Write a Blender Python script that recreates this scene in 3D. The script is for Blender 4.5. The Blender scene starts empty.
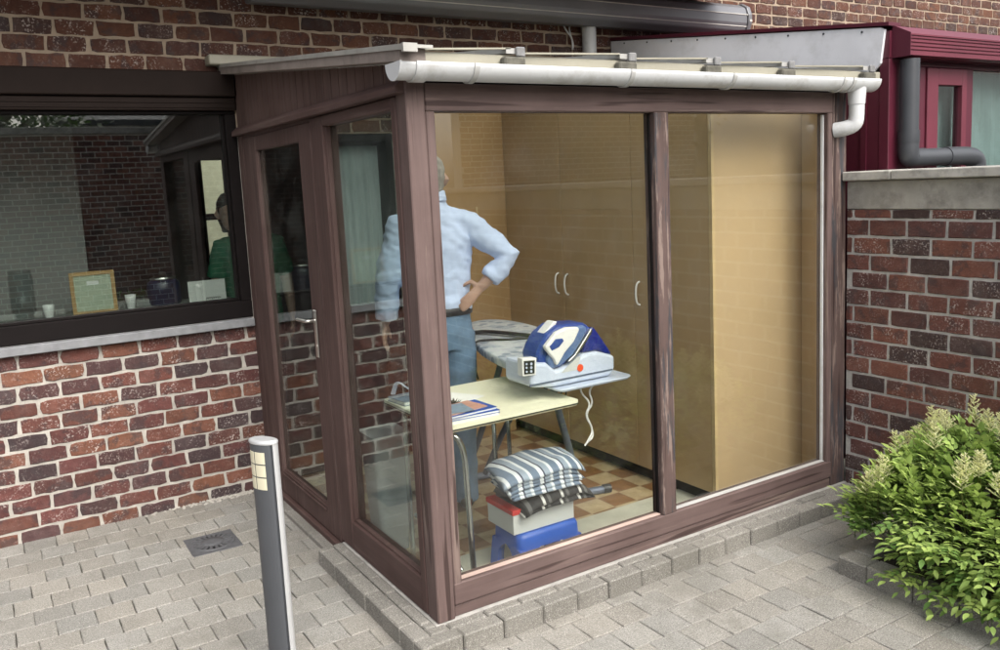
import bpy, bmesh, math, random
from mathutils import Vector, Matrix, noise
PI = math.pi
R = random.Random(7)
sc = bpy.context.scene
col = sc.collection

# ------------------------------------------------------------------ helpers
class MB:
    """collects verts / faces (+ per face material slot, smooth flag and colour)"""
    def __init__(s):
        s.v, s.f, s.m, s.sm, s.c = [], [], [], [], []
    def add(s, vs, fs, m=0, smooth=False, c=(1, 1, 1, 0)):
        b = len(s.v)
        s.v += [tuple(p) for p in vs]
        for f in fs:
            s.f.append([b + i for i in f]); s.m.append(m); s.sm.append(smooth); s.c.append(c)
        return s
    def box(s, x0, x1, y0, y1, z0, z1, bev=0.0, m=0, c=(1, 1, 1, 0)):
        if x0 > x1: x0, x1 = x1, x0
        if y0 > y1: y0, y1 = y1, y0
        if z0 > z1: z0, z1 = z1, z0
        if bev <= 0:
            vs = [(x, y, z) for x in (x0, x1) for y in (y0, y1) for z in (z0, z1)]
            fs = [(0, 1, 3, 2), (4, 6, 7, 5), (0, 4, 5, 1), (2, 3, 7, 6), (0, 2, 6, 4), (1, 5, 7, 3)]
            return s.add(vs, fs, m, False, c)
        b = min(bev, (x1 - x0) * .45, (y1 - y0) * .45, (z1 - z0) * .45)
        X, Y, Z = (x0, x1), (y0, y1), (z0, z1)
        vs, idx = [], {}
        for i in (0, 1):
            for j in (0, 1):
                for k in (0, 1):
                    sx, sy, sz = (1, -1)[i] * b, (1, -1)[j] * b, (1, -1)[k] * b
                    for a, p in enumerate(((X[i], Y[j] + sy, Z[k] + sz), (X[i] + sx, Y[j], Z[k] + sz), (X[i] + sx, Y[j] + sy, Z[k]))):
                        idx[i, j, k, a] = len(vs); vs.append(p)
        fs = []
        for i in (0, 1): fs.append([idx[i, 0, 0, 0], idx[i, 1, 0, 0], idx[i, 1, 1, 0], idx[i, 0, 1, 0]])
        for j in (0, 1): fs.append([idx[0, j, 0, 1], idx[1, j, 0, 1], idx[1, j, 1, 1], idx[0, j, 1, 1]])
        for k in (0, 1): fs.append([idx[0, 0, k, 2], idx[1, 0, k, 2], idx[1, 1, k, 2], idx[0, 1, k, 2]])
        for j in (0, 1):
            for k in (0, 1): fs.append([idx[0, j, k, 1], idx[1, j, k, 1], idx[1, j, k, 2], idx[0, j, k, 2]])
        for i in (0, 1):
            for k in (0, 1): fs.append([idx[i, 0, k, 0], idx[i, 1, k, 0], idx[i, 1, k, 2], idx[i, 0, k, 2]])
        for i in (0, 1):
            for j in (0, 1): fs.append([idx[i, j, 0, 0], idx[i, j, 1, 0], idx[i, j, 1, 1], idx[i, j, 0, 1]])
        for i in (0, 1):
            for j in (0, 1):
                for k in (0, 1): fs.append([idx[i, j, k, 0], idx[i, j, k, 1], idx[i, j, k, 2]])
        return s.add(vs, fs, m, False, c)
    def loft(s, rings, m=0, smooth=True, caps=True, c=(1, 1, 1, 0)):
        n = len(rings[0]); vs = [p for r in rings for p in r]; fs = []
        for i in range(len(rings) - 1):
            for j in range(n):
                k = (j + 1) % n
                fs.append((i * n + j, i * n + k, (i + 1) * n + k, (i + 1) * n + j))
        s.add(vs, fs, m, smooth, c)
        if caps:
            s.add(rings[0], [list(range(n))[::-1]], m, False, c)
            s.add(rings[-1], [list(range(n))], m, False, c)
        return s
    def tube(s, pts, r, n=12, m=0, caps=True, flat=1.0, c=(1, 1, 1, 0), smooth=True):
        pts = [Vector(p) for p in pts]
        rs = r if isinstance(r, (list, tuple)) else [r] * len(pts)
        t0 = (pts[1] - pts[0]).normalized()
        ref = Vector((0, 0, 1)) if abs(t0.z) < .9 else Vector((0, 1, 0))
        u = t0.cross(ref).normalized(); rings = []
        for i, p in enumerate(pts):
            a = pts[max(i - 1, 0)]; b = pts[min(i + 1, len(pts) - 1)]
            t = (b - a).normalized()
            u = (u - t * u.dot(t)).normalized(); w = t.cross(u)
            rings.append([p + u * (rs[i] * math.cos(2 * PI * j / n)) + w * (rs[i] * flat * math.sin(2 * PI * j / n)) for j in range(n)])
        return s.loft(rings, m, smooth, caps, c)
    def prism(s, pts, d, m=0, c=(1, 1, 1, 0)):
        """polygon (3d points) extruded by vector d"""
        d = Vector(d); n = len(pts)
        a = [Vector(p) for p in pts]; b = [p + d for p in a]
        fs = [list(range(n))[::-1], [n + i for i in range(n)]] + [(i, (i + 1) % n, n + (i + 1) % n, n + i) for i in range(n)]
        return s.add(a + b, fs, m, False, c)
    def ball(s, p, rx, ry=None, rz=None, nu=14, nv=9, m=0, c=(1, 1, 1, 0)):
        ry = ry or rx; rz = rz or rx; p = Vector(p)
        rings = []
        for i in range(nv + 1):
            t = PI * (i / nv) ; t = min(max(t, .05), PI - .05)
            rings.append([p + Vector((rx * math.sin(t) * math.cos(2 * PI * j / nu), ry * math.sin(t) * math.sin(2 * PI * j / nu), -rz * math.cos(t))) for j in range(nu)])
        return s.loft(rings, m, True, True, c)
    def obj(s, name, mats, parent=None, bevel=0, attr=False, recalc=True):
        me = bpy.data.meshes.new(name)
        me.from_pydata(s.v, [], s.f)
        if not isinstance(mats, (list, tuple)): mats = [mats]
        for mm in mats: me.materials.append(mm)
        me.polygons.foreach_set('material_index', s.m)
        me.polygons.foreach_set('use_smooth', s.sm)
        if attr:
            at = me.color_attributes.new('tone', 'FLOAT_COLOR', 'CORNER')
            buf = []
            for f, c in zip(s.f, s.c): buf += list(c) * len(f)
            at.data.foreach_set('color', buf)
        if recalc:
            bm = bmesh.new(); bm.from_mesh(me)
            bmesh.ops.recalc_face_normals(bm, faces=bm.faces[:]); bm.to_mesh(me); bm.free()
        me.update()
        return link(name, me, parent, bevel)

def wloc(o):
    v = Vector((0, 0, 0))
    while o: v += o.location; o = o.parent
    return v
def link(name, me, parent=None, bevel=0):
    o = bpy.data.objects.new(name, me); col.objects.link(o)
    if parent:
        o.parent = parent; o.location = -wloc(parent)
    if bevel:
        b = o.modifiers.new('bevel', 'BEVEL'); b.width = bevel; b.segments = 2; b.limit_method = 'ANGLE'; b.angle_limit = math.radians(35)
    return o
def tag(o, label=None, cat=None, group=None, kind=None):
    if label: o['label'] = label
    if cat: o['category'] = cat
    if group: o['group'] = group
    if kind: o['kind'] = kind
    return o
def empty(name, loc, label, cat, group=None):
    o = bpy.data.objects.new(name, None); o.location = loc; o.empty_display_size = .1
    col.objects.link(o); return tag(o, label, cat, group)
def arc_pts(pts, it=2):
    """corner cutting (Chaikin) of a polyline, ends kept"""
    pts = [Vector(p) for p in pts]
    for _ in range(it):
        q = [pts[0]]
        for a, b in zip(pts, pts[1:]): q += [a * .75 + b * .25, a * .25 + b * .75]
        pts = q + [pts[-1]]
    return pts

# ------------------------------------------------------------------ materials
def new_mat(name):
    m = bpy.data.materials.new(name); m.use_nodes = True
    nt = m.node_tree; b = nt.nodes['Principled BSDF']
    return m, nt, b
def N(nt, t, **kw):
    n = nt.nodes.new(t)
    for k, v in kw.items():
        if k in n.inputs: n.inputs[k].default_value = v
        else: setattr(n, k, v)
    return n
def coords(nt, scale=(1, 1, 1)):
    tc = N(nt, 'ShaderNodeTexCoord'); mp = N(nt, 'ShaderNodeMapping')
    mp.inputs['Scale'].default_value = scale
    nt.links.new(tc.outputs['Object'], mp.inputs['Vector'])
    return mp.outputs[0]
def ramp(nt, src, p0, p1, c0=(0, 0, 0, 1), c1=(1, 1, 1, 1)):
    r = N(nt, 'ShaderNodeValToRGB'); e = r.color_ramp.elements
    e[0].position, e[1].position = p0, p1; e[0].color, e[1].color = c0, c1
    nt.links.new(src, r.inputs[0]); return r.outputs[0]
def mixc(nt, fac, a, b, mode='MIX'):
    n = N(nt, 'ShaderNodeMix', data_type='RGBA', blend_type=mode)
    for i, x in ((0, fac), (6, a), (7, b)):
        if hasattr(x, 'links'): nt.links.new(x, n.inputs[i])
        elif i == 0: n.inputs[0].default_value = x
        else: n.inputs[i].default_value = (*x, 1) if len(x) == 3 else x
    return n.outputs[2]
def mul(nt, a, b):
    n = N(nt, 'ShaderNodeMath', operation='MULTIPLY')
    for i, x in ((0, a), (1, b)):
        if hasattr(x, 'links'): nt.links.new(x, n.inputs[i])
        else: n.inputs[i].default_value = x
    return n.outputs[0]
def bump(nt, b, h, strength=.4, dist=.004):
    n = N(nt, 'ShaderNodeBump'); n.inputs['Strength'].default_value = strength; n.inputs['Distance'].default_value = dist
    nt.links.new(h, n.inputs['Height']); nt.links.new(n.outputs[0], b.inputs['Normal'])
def noise_n(nt, vec, scale, detail=4, rough=.6):
    n = N(nt, 'ShaderNodeTexNoise'); n.inputs['Scale'].default_value = scale
    n.inputs['Detail'].default_value = detail; n.inputs['Roughness'].default_value = rough
    nt.links.new(vec, n.inputs['Vector']); return n.outputs[0]
def plain(name, c, rough=.5, metal=0, var=.12, vs=6, bs=60, bstr=.15, bd=.002, scale=(1, 1, 1), dirt=None, spec=.5, trans=0):
    m, nt, b = new_mat(name)
    v = coords(nt, scale)
    n1 = noise_n(nt, v, vs)
    lo = tuple(x * (1 - var) for x in c); hi = tuple(min(1, x * (1 + var)) for x in c)
    base = mixc(nt, ramp(nt, n1, .3, .7), lo, hi)
    if dirt:
        n3 = noise_n(nt, v, dirt[1], 6, .7)
        base = mixc(nt, mul(nt, ramp(nt, n3, .5, .72), dirt[2]), base, dirt[0])
    nt.links.new(base, b.inputs['Base Color'])
    b.inputs['Roughness'].default_value = rough; b.inputs['Metallic'].default_value = metal
    b.inputs['Specular IOR Level'].default_value = spec
    if bstr: bump(nt, b, noise_n(nt, v, bs), bstr, bd)
    if trans: b.inputs['Transmission Weight'].default_value = trans
    return m
def wood(name, axis, c=(.108, .073, .067), worn=.8):
    m, nt, b = new_mat(name)
    s = [38, 38, 38]; s[axis] = 1.6
    v = coords(nt, tuple(s)); v1 = coords(nt)
    s2 = [16, 16, 16] if worn < .9 else [34, 34, 34]; s2[axis] = .9 if worn < .9 else 2.6
    v2 = coords(nt, tuple(s2))
    g = noise_n(nt, v, 1, 5, .65)
    base = mixc(nt, ramp(nt, g, .3, .75), tuple(x * .72 for x in c), tuple(x * 1.25 for x in c))
    base = mixc(nt, mul(nt, ramp(nt, noise_n(nt, v1, 2.5, 5), .4, .7), .45), base, tuple(min(1, x * 1.45 + .02) for x in c))
    pl = mul(nt, ramp(nt, noise_n(nt, v2, 1, 6, .7), .555 if worn < .9 else .53, .64 if worn < .9 else .58), worn)
    base = mixc(nt, pl, base, (.20, .150, .130))
    cr = mul(nt, ramp(nt, noise_n(nt, v, .8, 3, .5), .60, .66), worn)
    base = mixc(nt, cr, base, (.035, .02, .018))
    if worn > .9: base = mixc(nt, mul(nt, ramp(nt, noise_n(nt, v2, .7, 5, .7), .52, .57), .85), base, (.040, .043, .050))
    nt.links.new(base, b.inputs['Base Color'])
    b.inputs['Roughness'].default_value = .68; b.inputs['Specular IOR Level'].default_value = .3
    bump(nt, b, g, .35, .003)
    return m
def brick_mat(name, dark=.5, spk=1.0):
    m, nt, b = new_mat(name)
    v = coords(nt); a = N(nt, 'ShaderNodeAttribute'); a.attribute_name = 'tone'
    base = mixc(nt, ramp(nt, noise_n(nt, v, 28, 5, .7), .3, .7), a.outputs['Color'], mixc(nt, 1.0, a.outputs['Color'], (.62, .6, .6), 'MULTIPLY'))
    burn = mul(nt, ramp(nt, noise_n(nt, v, 13, 4, .6), .53, .60), dark)
    base = mixc(nt, burn, base, (.040, .028, .030))
    grit = mul(nt, ramp(nt, noise_n(nt, v, 105, 3, .6), .55, .62), a.outputs['Alpha'])
    patch = mul(nt, grit, ramp(nt, noise_n(nt, v, 17, 3), .42, .6))
    base = mixc(nt, mul(nt, patch, spk), base, (.60, .54, .50))
    lime = mul(nt, ramp(nt, noise_n(nt, v, 5, 5, .7), .5, .72), .12)
    base = mixc(nt, lime, base, (.34, .29, .27))
    nt.links.new(base, b.inputs['Base Color']); b.inputs['Roughness'].default_value = .85
    bump(nt, b, noise_n(nt, v, 85, 5, .7), .9, .006)
    return m
def glass(name, tint=(.93, .96, .94), ior=1.5, rough=0.0, dust=.0):
    m = bpy.data.materials.new(name); m.use_nodes = True; nt = m.node_tree; nt.nodes.clear()
    out = N(nt, 'ShaderNodeOutputMaterial'); tr = N(nt, 'ShaderNodeBsdfTransparent'); gl = N(nt, 'ShaderNodeBsdfGlossy')
    tr.inputs[0].default_value = (*tint, 1); gl.inputs['Roughness'].default_value = rough
    f0 = ((ior - 1) / (ior + 1)) ** 2
    g0 = N(nt, 'ShaderNodeNewGeometry'); dt = N(nt, 'ShaderNodeVectorMath', operation='DOT_PRODUCT')
    nt.links.new(g0.outputs['Normal'], dt.inputs[0]); nt.links.new(g0.outputs['Incoming'], dt.inputs[1])
    ab = N(nt, 'ShaderNodeMath', operation='ABSOLUTE'); nt.links.new(dt.outputs['Value'], ab.inputs[0])
    om = N(nt, 'ShaderNodeMath', operation='SUBTRACT'); om.inputs[0].default_value = 1; nt.links.new(ab.outputs[0], om.inputs[1])
    pw = N(nt, 'ShaderNodeMath', operation='POWER'); pw.inputs[1].default_value = 5; nt.links.new(om.outputs[0], pw.inputs[0])
    fr = N(nt, 'ShaderNodeMath', operation='MULTIPLY_ADD'); fr.inputs[1].default_value = 1 - f0; fr.inputs[2].default_value = f0; nt.links.new(pw.outputs[0], fr.inputs[0])
    mx = N(nt, 'ShaderNodeMixShader')
    v = coords(nt)
    bp = N(nt, 'ShaderNodeBump'); bp.inputs['Strength'].default_value = .04; bp.inputs['Distance'].default_value = .004
    nt.links.new(noise_n(nt, v, 2.2, 1), bp.inputs['Height']); nt.links.new(bp.outputs[0], gl.inputs['Normal'])
    nt.links.new(fr.outputs[0], mx.inputs[0]); nt.links.new(tr.outputs[0], mx.inputs[1]); nt.links.new(gl.outputs[0], mx.inputs[2])
    last = mx.outputs[0]
    if dust:
        df = N(nt, 'ShaderNodeBsdfDiffuse'); df.inputs[0].default_value = (.6, .6, .58, 1)
        m2 = N(nt, 'ShaderNodeMixShader')
        nt.links.new(mul(nt, ramp(nt, noise_n(nt, v, 5, 5, .7), .45, .75), dust), m2.inputs[0])
        nt.links.new(last, m2.inputs[1]); nt.links.new(df.outputs[0], m2.inputs[2]); last = m2.outputs[0]
    nt.links.new(last, out.inputs[0]); return m

M = {}
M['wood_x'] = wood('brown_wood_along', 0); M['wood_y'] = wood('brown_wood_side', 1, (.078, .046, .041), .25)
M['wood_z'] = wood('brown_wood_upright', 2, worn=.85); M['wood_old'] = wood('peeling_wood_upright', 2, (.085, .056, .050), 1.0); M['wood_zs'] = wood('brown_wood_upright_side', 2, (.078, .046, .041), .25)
M['wood_lit'] = wood('lit_rail_bead', 0, (.40, .30, .26), .3); M['board'] = wood('fascia_wood', 2, (.098, .060, .052), .25)  # first pane's bead colour imitates the lit top of the bottom rail
M['dark_frame'] = plain('dark_brown_frame', (.009, .007, .007), .6, bs=30, spec=.1)
M['shutter'] = plain('shutter_box_brown', (.016, .010, .008), .65, spec=.12)
M['stone'] = plain('blue_stone', (.20, .205, .215), .7, var=.2, vs=14, bs=120, bstr=.3)
M['pvc'] = plain('white_pvc', (.55, .565, .575), .35, var=.05, vs=3, dirt=((.25, .235, .20), 6, .6))
M['pvc_seal'] = plain('grey_pvc_joint', (.40, .40, .39), .5)
M['alu'] = plain('aluminium', (.40, .40, .385), .5, .3, var=.15, dirt=((.3, .28, .24), 9, .5))
M['cream_alu'] = plain('cream_profile', (.30, .285, .225), .5, var=.12, dirt=((.25, .24, .19), 12, .6))
M['clip'] = plain('weathered_clip', (.20, .20, .20), .6, .2, var=.3, vs=30); M['grime'] = plain('grimy_rafter_end', (.10, .095, .075), .8, var=.4, vs=30)
M['awning'] = plain('awning_grey', (.19, .195, .21), .4, .3, var=.05)
M['awning_line'] = plain('awning_pale_seam', (.55, .54, .50), .5)
M['concrete'] = plain('wall_concrete', (.33, .315, .28), .9, var=.22, vs=7, bs=90, bstr=.6, dirt=((.12, .11, .10), 6, .8))
M['cope'] = plain('coping_concrete', (.40, .385, .35), .9, var=.2, vs=9, bs=90, bstr=.5, dirt=((.10, .10, .09), 5, .8))
M['burgundy'] = plain('burgundy_aluminium', (.080, .010, .023), .45, .0, var=.08)
M['burgundy_l'] = plain('burgundy_fascia', (.125, .020, .036), .45, .0, var=.08)
M['cheek'] = plain('pale_grey_panel', (.78, .79, .83), .5, var=.06, vs=3, dirt=((.4, .4, .38), 4, .4))
M['pipe'] = plain('dark_grey_pipe', (.046, .050, .057), .4, var=.1)
M['paver'] = None
M['soil'] = plain('soil', (.03, .022, .015), .95, var=.4, vs=40, bs=60, bstr=1, bd=.02)
M['iron_cast'] = plain('cast_iron', (.085, .086, .092), .7, 0, var=.2, vs=40, bs=150)
M['black'] = plain('black', (.012, .012, .013), .5)
M['steel'] = plain('brushed_steel', (.62, .61, .58), .28, 1, var=.05)
M['chrome'] = plain('chrome_tube', (.60, .63, .62), .22, 1, var=.05)
M['cab'] = plain('beige_laminate', (.50, .365, .215), .42, var=.04, vs=2, bs=200, bstr=.04)
M['cab_door'] = plain('beige_door_laminate', (.43, .305, .165), .42, var=.05, vs=2, bs=200, bstr=.04)
M['cab_edge'] = plain('pale_edge_strip', (.56, .42, .23), .45)
M['white'] = plain('white_plastic', (.75, .75, .74), .35, var=.03)
M['white2'] = plain('bluish_white_plastic', (.52, .58, .71), .35, var=.03)
M['paper'] = plain('paper', (.78, .78, .75), .8, var=.03)
M['blue'] = plain('blue_plastic', (.008, .075, .40), .35, var=.06)
M['blue2'] = plain('blue_iron_plastic', (.022, .055, .26), .3, var=.06)
M['blue3'] = plain('slate_blue_plastic', (.10, .165, .34), .35, var=.05)
M['tank'] = plain('dark_blue_tank', (.010, .020, .20), .15, var=.2, vs=20)
M['red'] = plain('red_card', (.50, .03, .025), .5)
M['emblem'] = plain('orange_red_emblem', (.72, .08, .03), .4)
M['bin'] = plain('grey_bin', (.27, .29, .29), .6)
M['box'] = plain('pale_grey_card', (.52, .54, .53), .7, var=.05)
M['tabletop'] = plain('cream_laminate', (.80, .78, .60), .35, var=.02)
M['shirt'] = plain('light_blue_cotton', (.56, .67, .92), .85, var=.06, vs=5, bs=300, bstr=.2, bd=.001)
M['jeans'] = plain('blue_denim', (.115, .19, .29), .9, var=.25, vs=9, bs=260, bstr=.4)
M['skin'] = plain('skin', (.42, .265, .20), .5, var=.08, vs=20)
M['grey_hair'] = plain('grey_hair', (.28, .265, .24), .7, var=.35, vs=60, scale=(1, 1, .2), bs=120, bstr=.8, bd=.006)
M['dark_hair'] = plain('dark_hair', (.025, .017, .012), .6, var=.3, vs=60, bs=120, bstr=.8, bd=.006)
M['belt'] = plain('black_belt', (.015, .015, .018), .45)
M['shoe'] = plain('shoe', (.03, .025, .02), .5)
M['green'] = plain('green_cotton', (.012, .15, .075), .85, var=.12, vs=9)
M['trouser'] = plain('dark_trousers', (.02, .022, .028), .9)
M['grey_tube'] = plain('slate_grey_tube', (.115, .14, .20), .4, .2, var=.08)
M['room'] = plain('room_plaster', (.20, .20, .19), .9, var=.06)
M['room_pale'] = plain('room_pale_plaster', (.27, .27, .26), .9, var=.06)
M['room_floor'] = plain('room_floor', (.12, .085, .06), .5)
M['pine'] = plain('pine_frame', (.42, .25, .09), .5, var=.2, scale=(1, 1, 1))
M['sage'] = plain('pale_green_card', (.42, .47, .36), .8, var=.04)
M['terracotta'] = plain('clay', (.2, .08, .045), .8)
M['lamp_pane'] = plain('cream_lamp_pane', (.66, .62, .46), .4, var=.04)
M['boll'] = plain('bollard_grey', (.075, .080, .089), .5, .1, var=.06, bs=300)
M['boll_l'] = plain('bollard_light_aluminium', (.60, .61, .62), .4, .5, var=.05)
M['glass'] = glass('window_glass', (.94, .95, .93), 1.66, 0, .015)
M['glass_side'] = glass('side_glass', (.80, .86, .84), 2.15, 0, .04)
M['glass_house'] = glass('house_glass', (.80, .84, .82), 2.15, 0, .01)
M['jar'] = glass('jar_glass', (.85, .88, .88), 1.5)
M['glass_n'] = glass('neighbour_glass', (.70, .76, .75), 1.7, .0, 0)
def roof_mat():
    m = bpy.data.materials.new('roof_glazing'); m.use_nodes = True; nt = m.node_tree; nt.nodes.clear()
    out = N(nt, 'ShaderNodeOutputMaterial'); tr = N(nt, 'ShaderNodeBsdfTransparent'); tl = N(nt, 'ShaderNodeBsdfTranslucent'); gl = N(nt, 'ShaderNodeBsdfDiffuse')
    tr.inputs[0].default_value = (.88, .89, .86, 1); tl.inputs[0].default_value = (.85, .86, .80, 1); gl.inputs[0].default_value = (.7, .7, .65, 1)
    m1 = N(nt, 'ShaderNodeMixShader'); m1.inputs[0].default_value = .22; m2 = N(nt, 'ShaderNodeMixShader'); m2.inputs[0].default_value = .06
    nt.links.new(tr.outputs[0], m1.inputs[1]); nt.links.new(tl.outputs[0], m1.inputs[2])
    nt.links.new(m1.outputs[0], m2.inputs[1]); nt.links.new(gl.outputs[0], m2.inputs[2]); nt.links.new(m2.outputs[0], out.inputs[0])
    return m
M['roof'] = roof_mat()
M['brick'] = brick_mat('red_brick', .62, 1.0)
M['brick_r'] = brick_mat('dark_red_brick', .55, .8)
M['brick_o'] = brick_mat('opposite_brick', .3, .3)
M['mortar'] = plain('lime_mortar', (.40, .375, .335), .95, var=.2, vs=12, bs=70, bstr=.9, bd=.006)
M['mortar_shade'] = plain('shaded_tan_mortar', (.33, .262, .195), .95, var=.2, vs=12, bs=70, bstr=.9, bd=.006)  # upper wall joints: tan mortar with shade painted into its colour
M['mortar_r'] = plain('grey_mortar', (.40, .385, .36), .95, var=.2, vs=12, bs=70, bstr=.9, bd=.006)
def paver_mat():
    m, nt, b = new_mat('grey_concrete_paver'); v = coords(nt)
    a = N(nt, 'ShaderNodeAttribute'); a.attribute_name = 'tone'
    g = noise_n(nt, v, 240, 3, .7)
    base = mixc(nt, ramp(nt, noise_n(nt, v, 3.5, 5, .65), .3, .7), a.outputs['Color'], mixc(nt, 1.0, a.outputs['Color'], (.76, .76, .74), 'MULTIPLY'))
    base = mixc(nt, mul(nt, ramp(nt, g, .55, .62), .75), base, (.52, .50, .46))
    base = mixc(nt, mul(nt, ramp(nt, noise_n(nt, v, 150, 3), .54, .62), .6), base, (.09, .085, .08))
    base = mixc(nt, mul(nt, ramp(nt, noise_n(nt, v, 1.3, 7, .78), .50, .64), .5), base, (.135, .128, .108))
    nt.links.new(base, b.inputs['Base Color']); b.inputs['Roughness'].default_value = .9
    bump(nt, b, g, .7, .003); return m
M['paver'] = paver_mat()
M['sand'] = plain('joint_sand', (.075, .070, .058), 1, var=.3, vs=20, dirt=((.045, .058, .022), 4, .9))
def leaf_mat(name, tr):
    m, nt, b = new_mat(name)
    a = N(nt, 'ShaderNodeAttribute'); a.attribute_name = 'tone'
    nt.links.new(a.outputs['Color'], b.inputs['Base Color']); b.inputs['Roughness'].default_value = .45
    out = nt.nodes['Material Output']; tl = N(nt, 'ShaderNodeBsdfTranslucent'); mx = N(nt, 'ShaderNodeMixShader'); mx.inputs[0].default_value = .3
    nt.links.new(a.outputs['Color'], tl.inputs[0]); nt.links.new(b.outputs[0], mx.inputs[1]); nt.links.new(tl.outputs[0], mx.inputs[2]); nt.links.new(mx.outputs[0], out.inputs[0]); mx.inputs[0].default_value = tr
    return m
M['leaf'] = leaf_mat('leaf', .36); M['plume'] = leaf_mat('flower', .5)
M['stem'] = plain('stem_green', (.09, .13, .03), .7)
M['bark'] = plain('bark', (.08, .06, .045), .9, var=.3, vs=20, bs=30, bstr=1, bd=.02)
def tile_mat():
    m, nt, b = new_mat('checked_vinyl'); v = coords(nt, (6.6, 6.6, 6.6))
    ck = N(nt, 'ShaderNodeTexChecker'); ck.inputs['Scale'].default_value = 1
    ck.inputs[1].default_value = (.53, .42, .255, 1); ck.inputs[2].default_value = (.285, .150, .062, 1)
    nt.links.new(v, ck.inputs['Vector'])
    v2 = coords(nt); n = noise_n(nt, v2, 14, 5, .7)
    base = mixc(nt, ramp(nt, n, .35, .7), ck.outputs[0], mixc(nt, 1, ck.outputs[0], (.72, .68, .6), 'MULTIPLY'))
    br = N(nt, 'ShaderNodeTexBrick'); br.offset = 0; br.inputs['Scale'].default_value = 1
    br.inputs['Brick Width'].default_value = 1; br.inputs['Row Height'].default_value = 1; br.inputs['Mortar Size'].default_value = .022
    br.inputs[1].default_value = (0, 0, 0, 1); br.inputs[2].default_value = (0, 0, 0, 1); br.inputs[3].default_value = (1, 1, 1, 1)
    nt.links.new(v, br.inputs['Vector'])
    base = mixc(nt, mul(nt, br.outputs[0], .5), base, (.40, .33, .22))
    nt.links.new(base, b.inputs['Base Color']); b.inputs['Roughness'].default_value = .3; return m
M['tile'] = tile_mat()
def stripe_mat(name, stops, axis, freq, rough=.9, dist=3.5):
    m, nt, b = new_mat(name); v = coords(nt)
    w = N(nt, 'ShaderNodeTexWave'); w.bands_direction = axis; w.wave_profile = 'SAW'; w.inputs['Scale'].default_value = freq; w.inputs['Distortion'].default_value = dist
    w.inputs['Detail'].default_value = 1; w.inputs['Detail Scale'].default_value = .35
    nt.links.new(v, w.inputs['Vector'])
    r = N(nt, 'ShaderNodeValToRGB'); r.color_ramp.interpolation = 'CONSTANT'
    e = r.color_ramp.elements
    e[0].position = stops[0][0]; e[0].color = (*stops[0][1], 1); e[1].position = stops[1][0]; e[1].color = (*stops[1][1], 1)
    for p, c in stops[2:]:
        x = e.new(p); x.color = (*c, 1)
    nt.links.new(w.outputs[0], r.inputs[0]); nt.links.new(r.outputs[0], b.inputs['Base Color'])
    b.inputs['Roughness'].default_value = rough; bump(nt, b, noise_n(nt, v, 40, 4), .5, .006); return m
M['stripe'] = stripe_mat('striped_fabric', [(0, (.14, .19, .27)), (.34, (.66, .70, .74)), (.52, (.05, .06, .10)), (.60, (.28, .34, .42)), (.86, (.62, .66, .70))], 'X', 2.9)
M['bw'] = stripe_mat('black_white_fabric', [(0, (.02, .02, .022)), (.55, (.6, .6, .58)), (.68, (.02, .02, .022)), (.85, (.12, .12, .12))], 'X', 3)
def cover_mat():
    m, nt, b = new_mat('board_cover'); v = coords(nt)
    vo = N(nt, 'ShaderNodeTexVoronoi'); vo.inputs['Scale'].default_value = 11; nt.links.new(v, vo.inputs['Vector'])
    base = mixc(nt, ramp(nt, noise_n(nt, v, 8, 2), .45, .55), (.40, .44, .50), (.56, .58, .61))
    base = mixc(nt, ramp(nt, vo.outputs['Distance'], .25, .3), (.25, .29, .36), base)
    nt.links.new(base, b.inputs['Base Color']); b.inputs['Roughness'].default_value = .8
    bump(nt, b, noise_n(nt, v, 12, 3), .4, .01); return m
M['cover'] = cover_mat()

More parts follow.
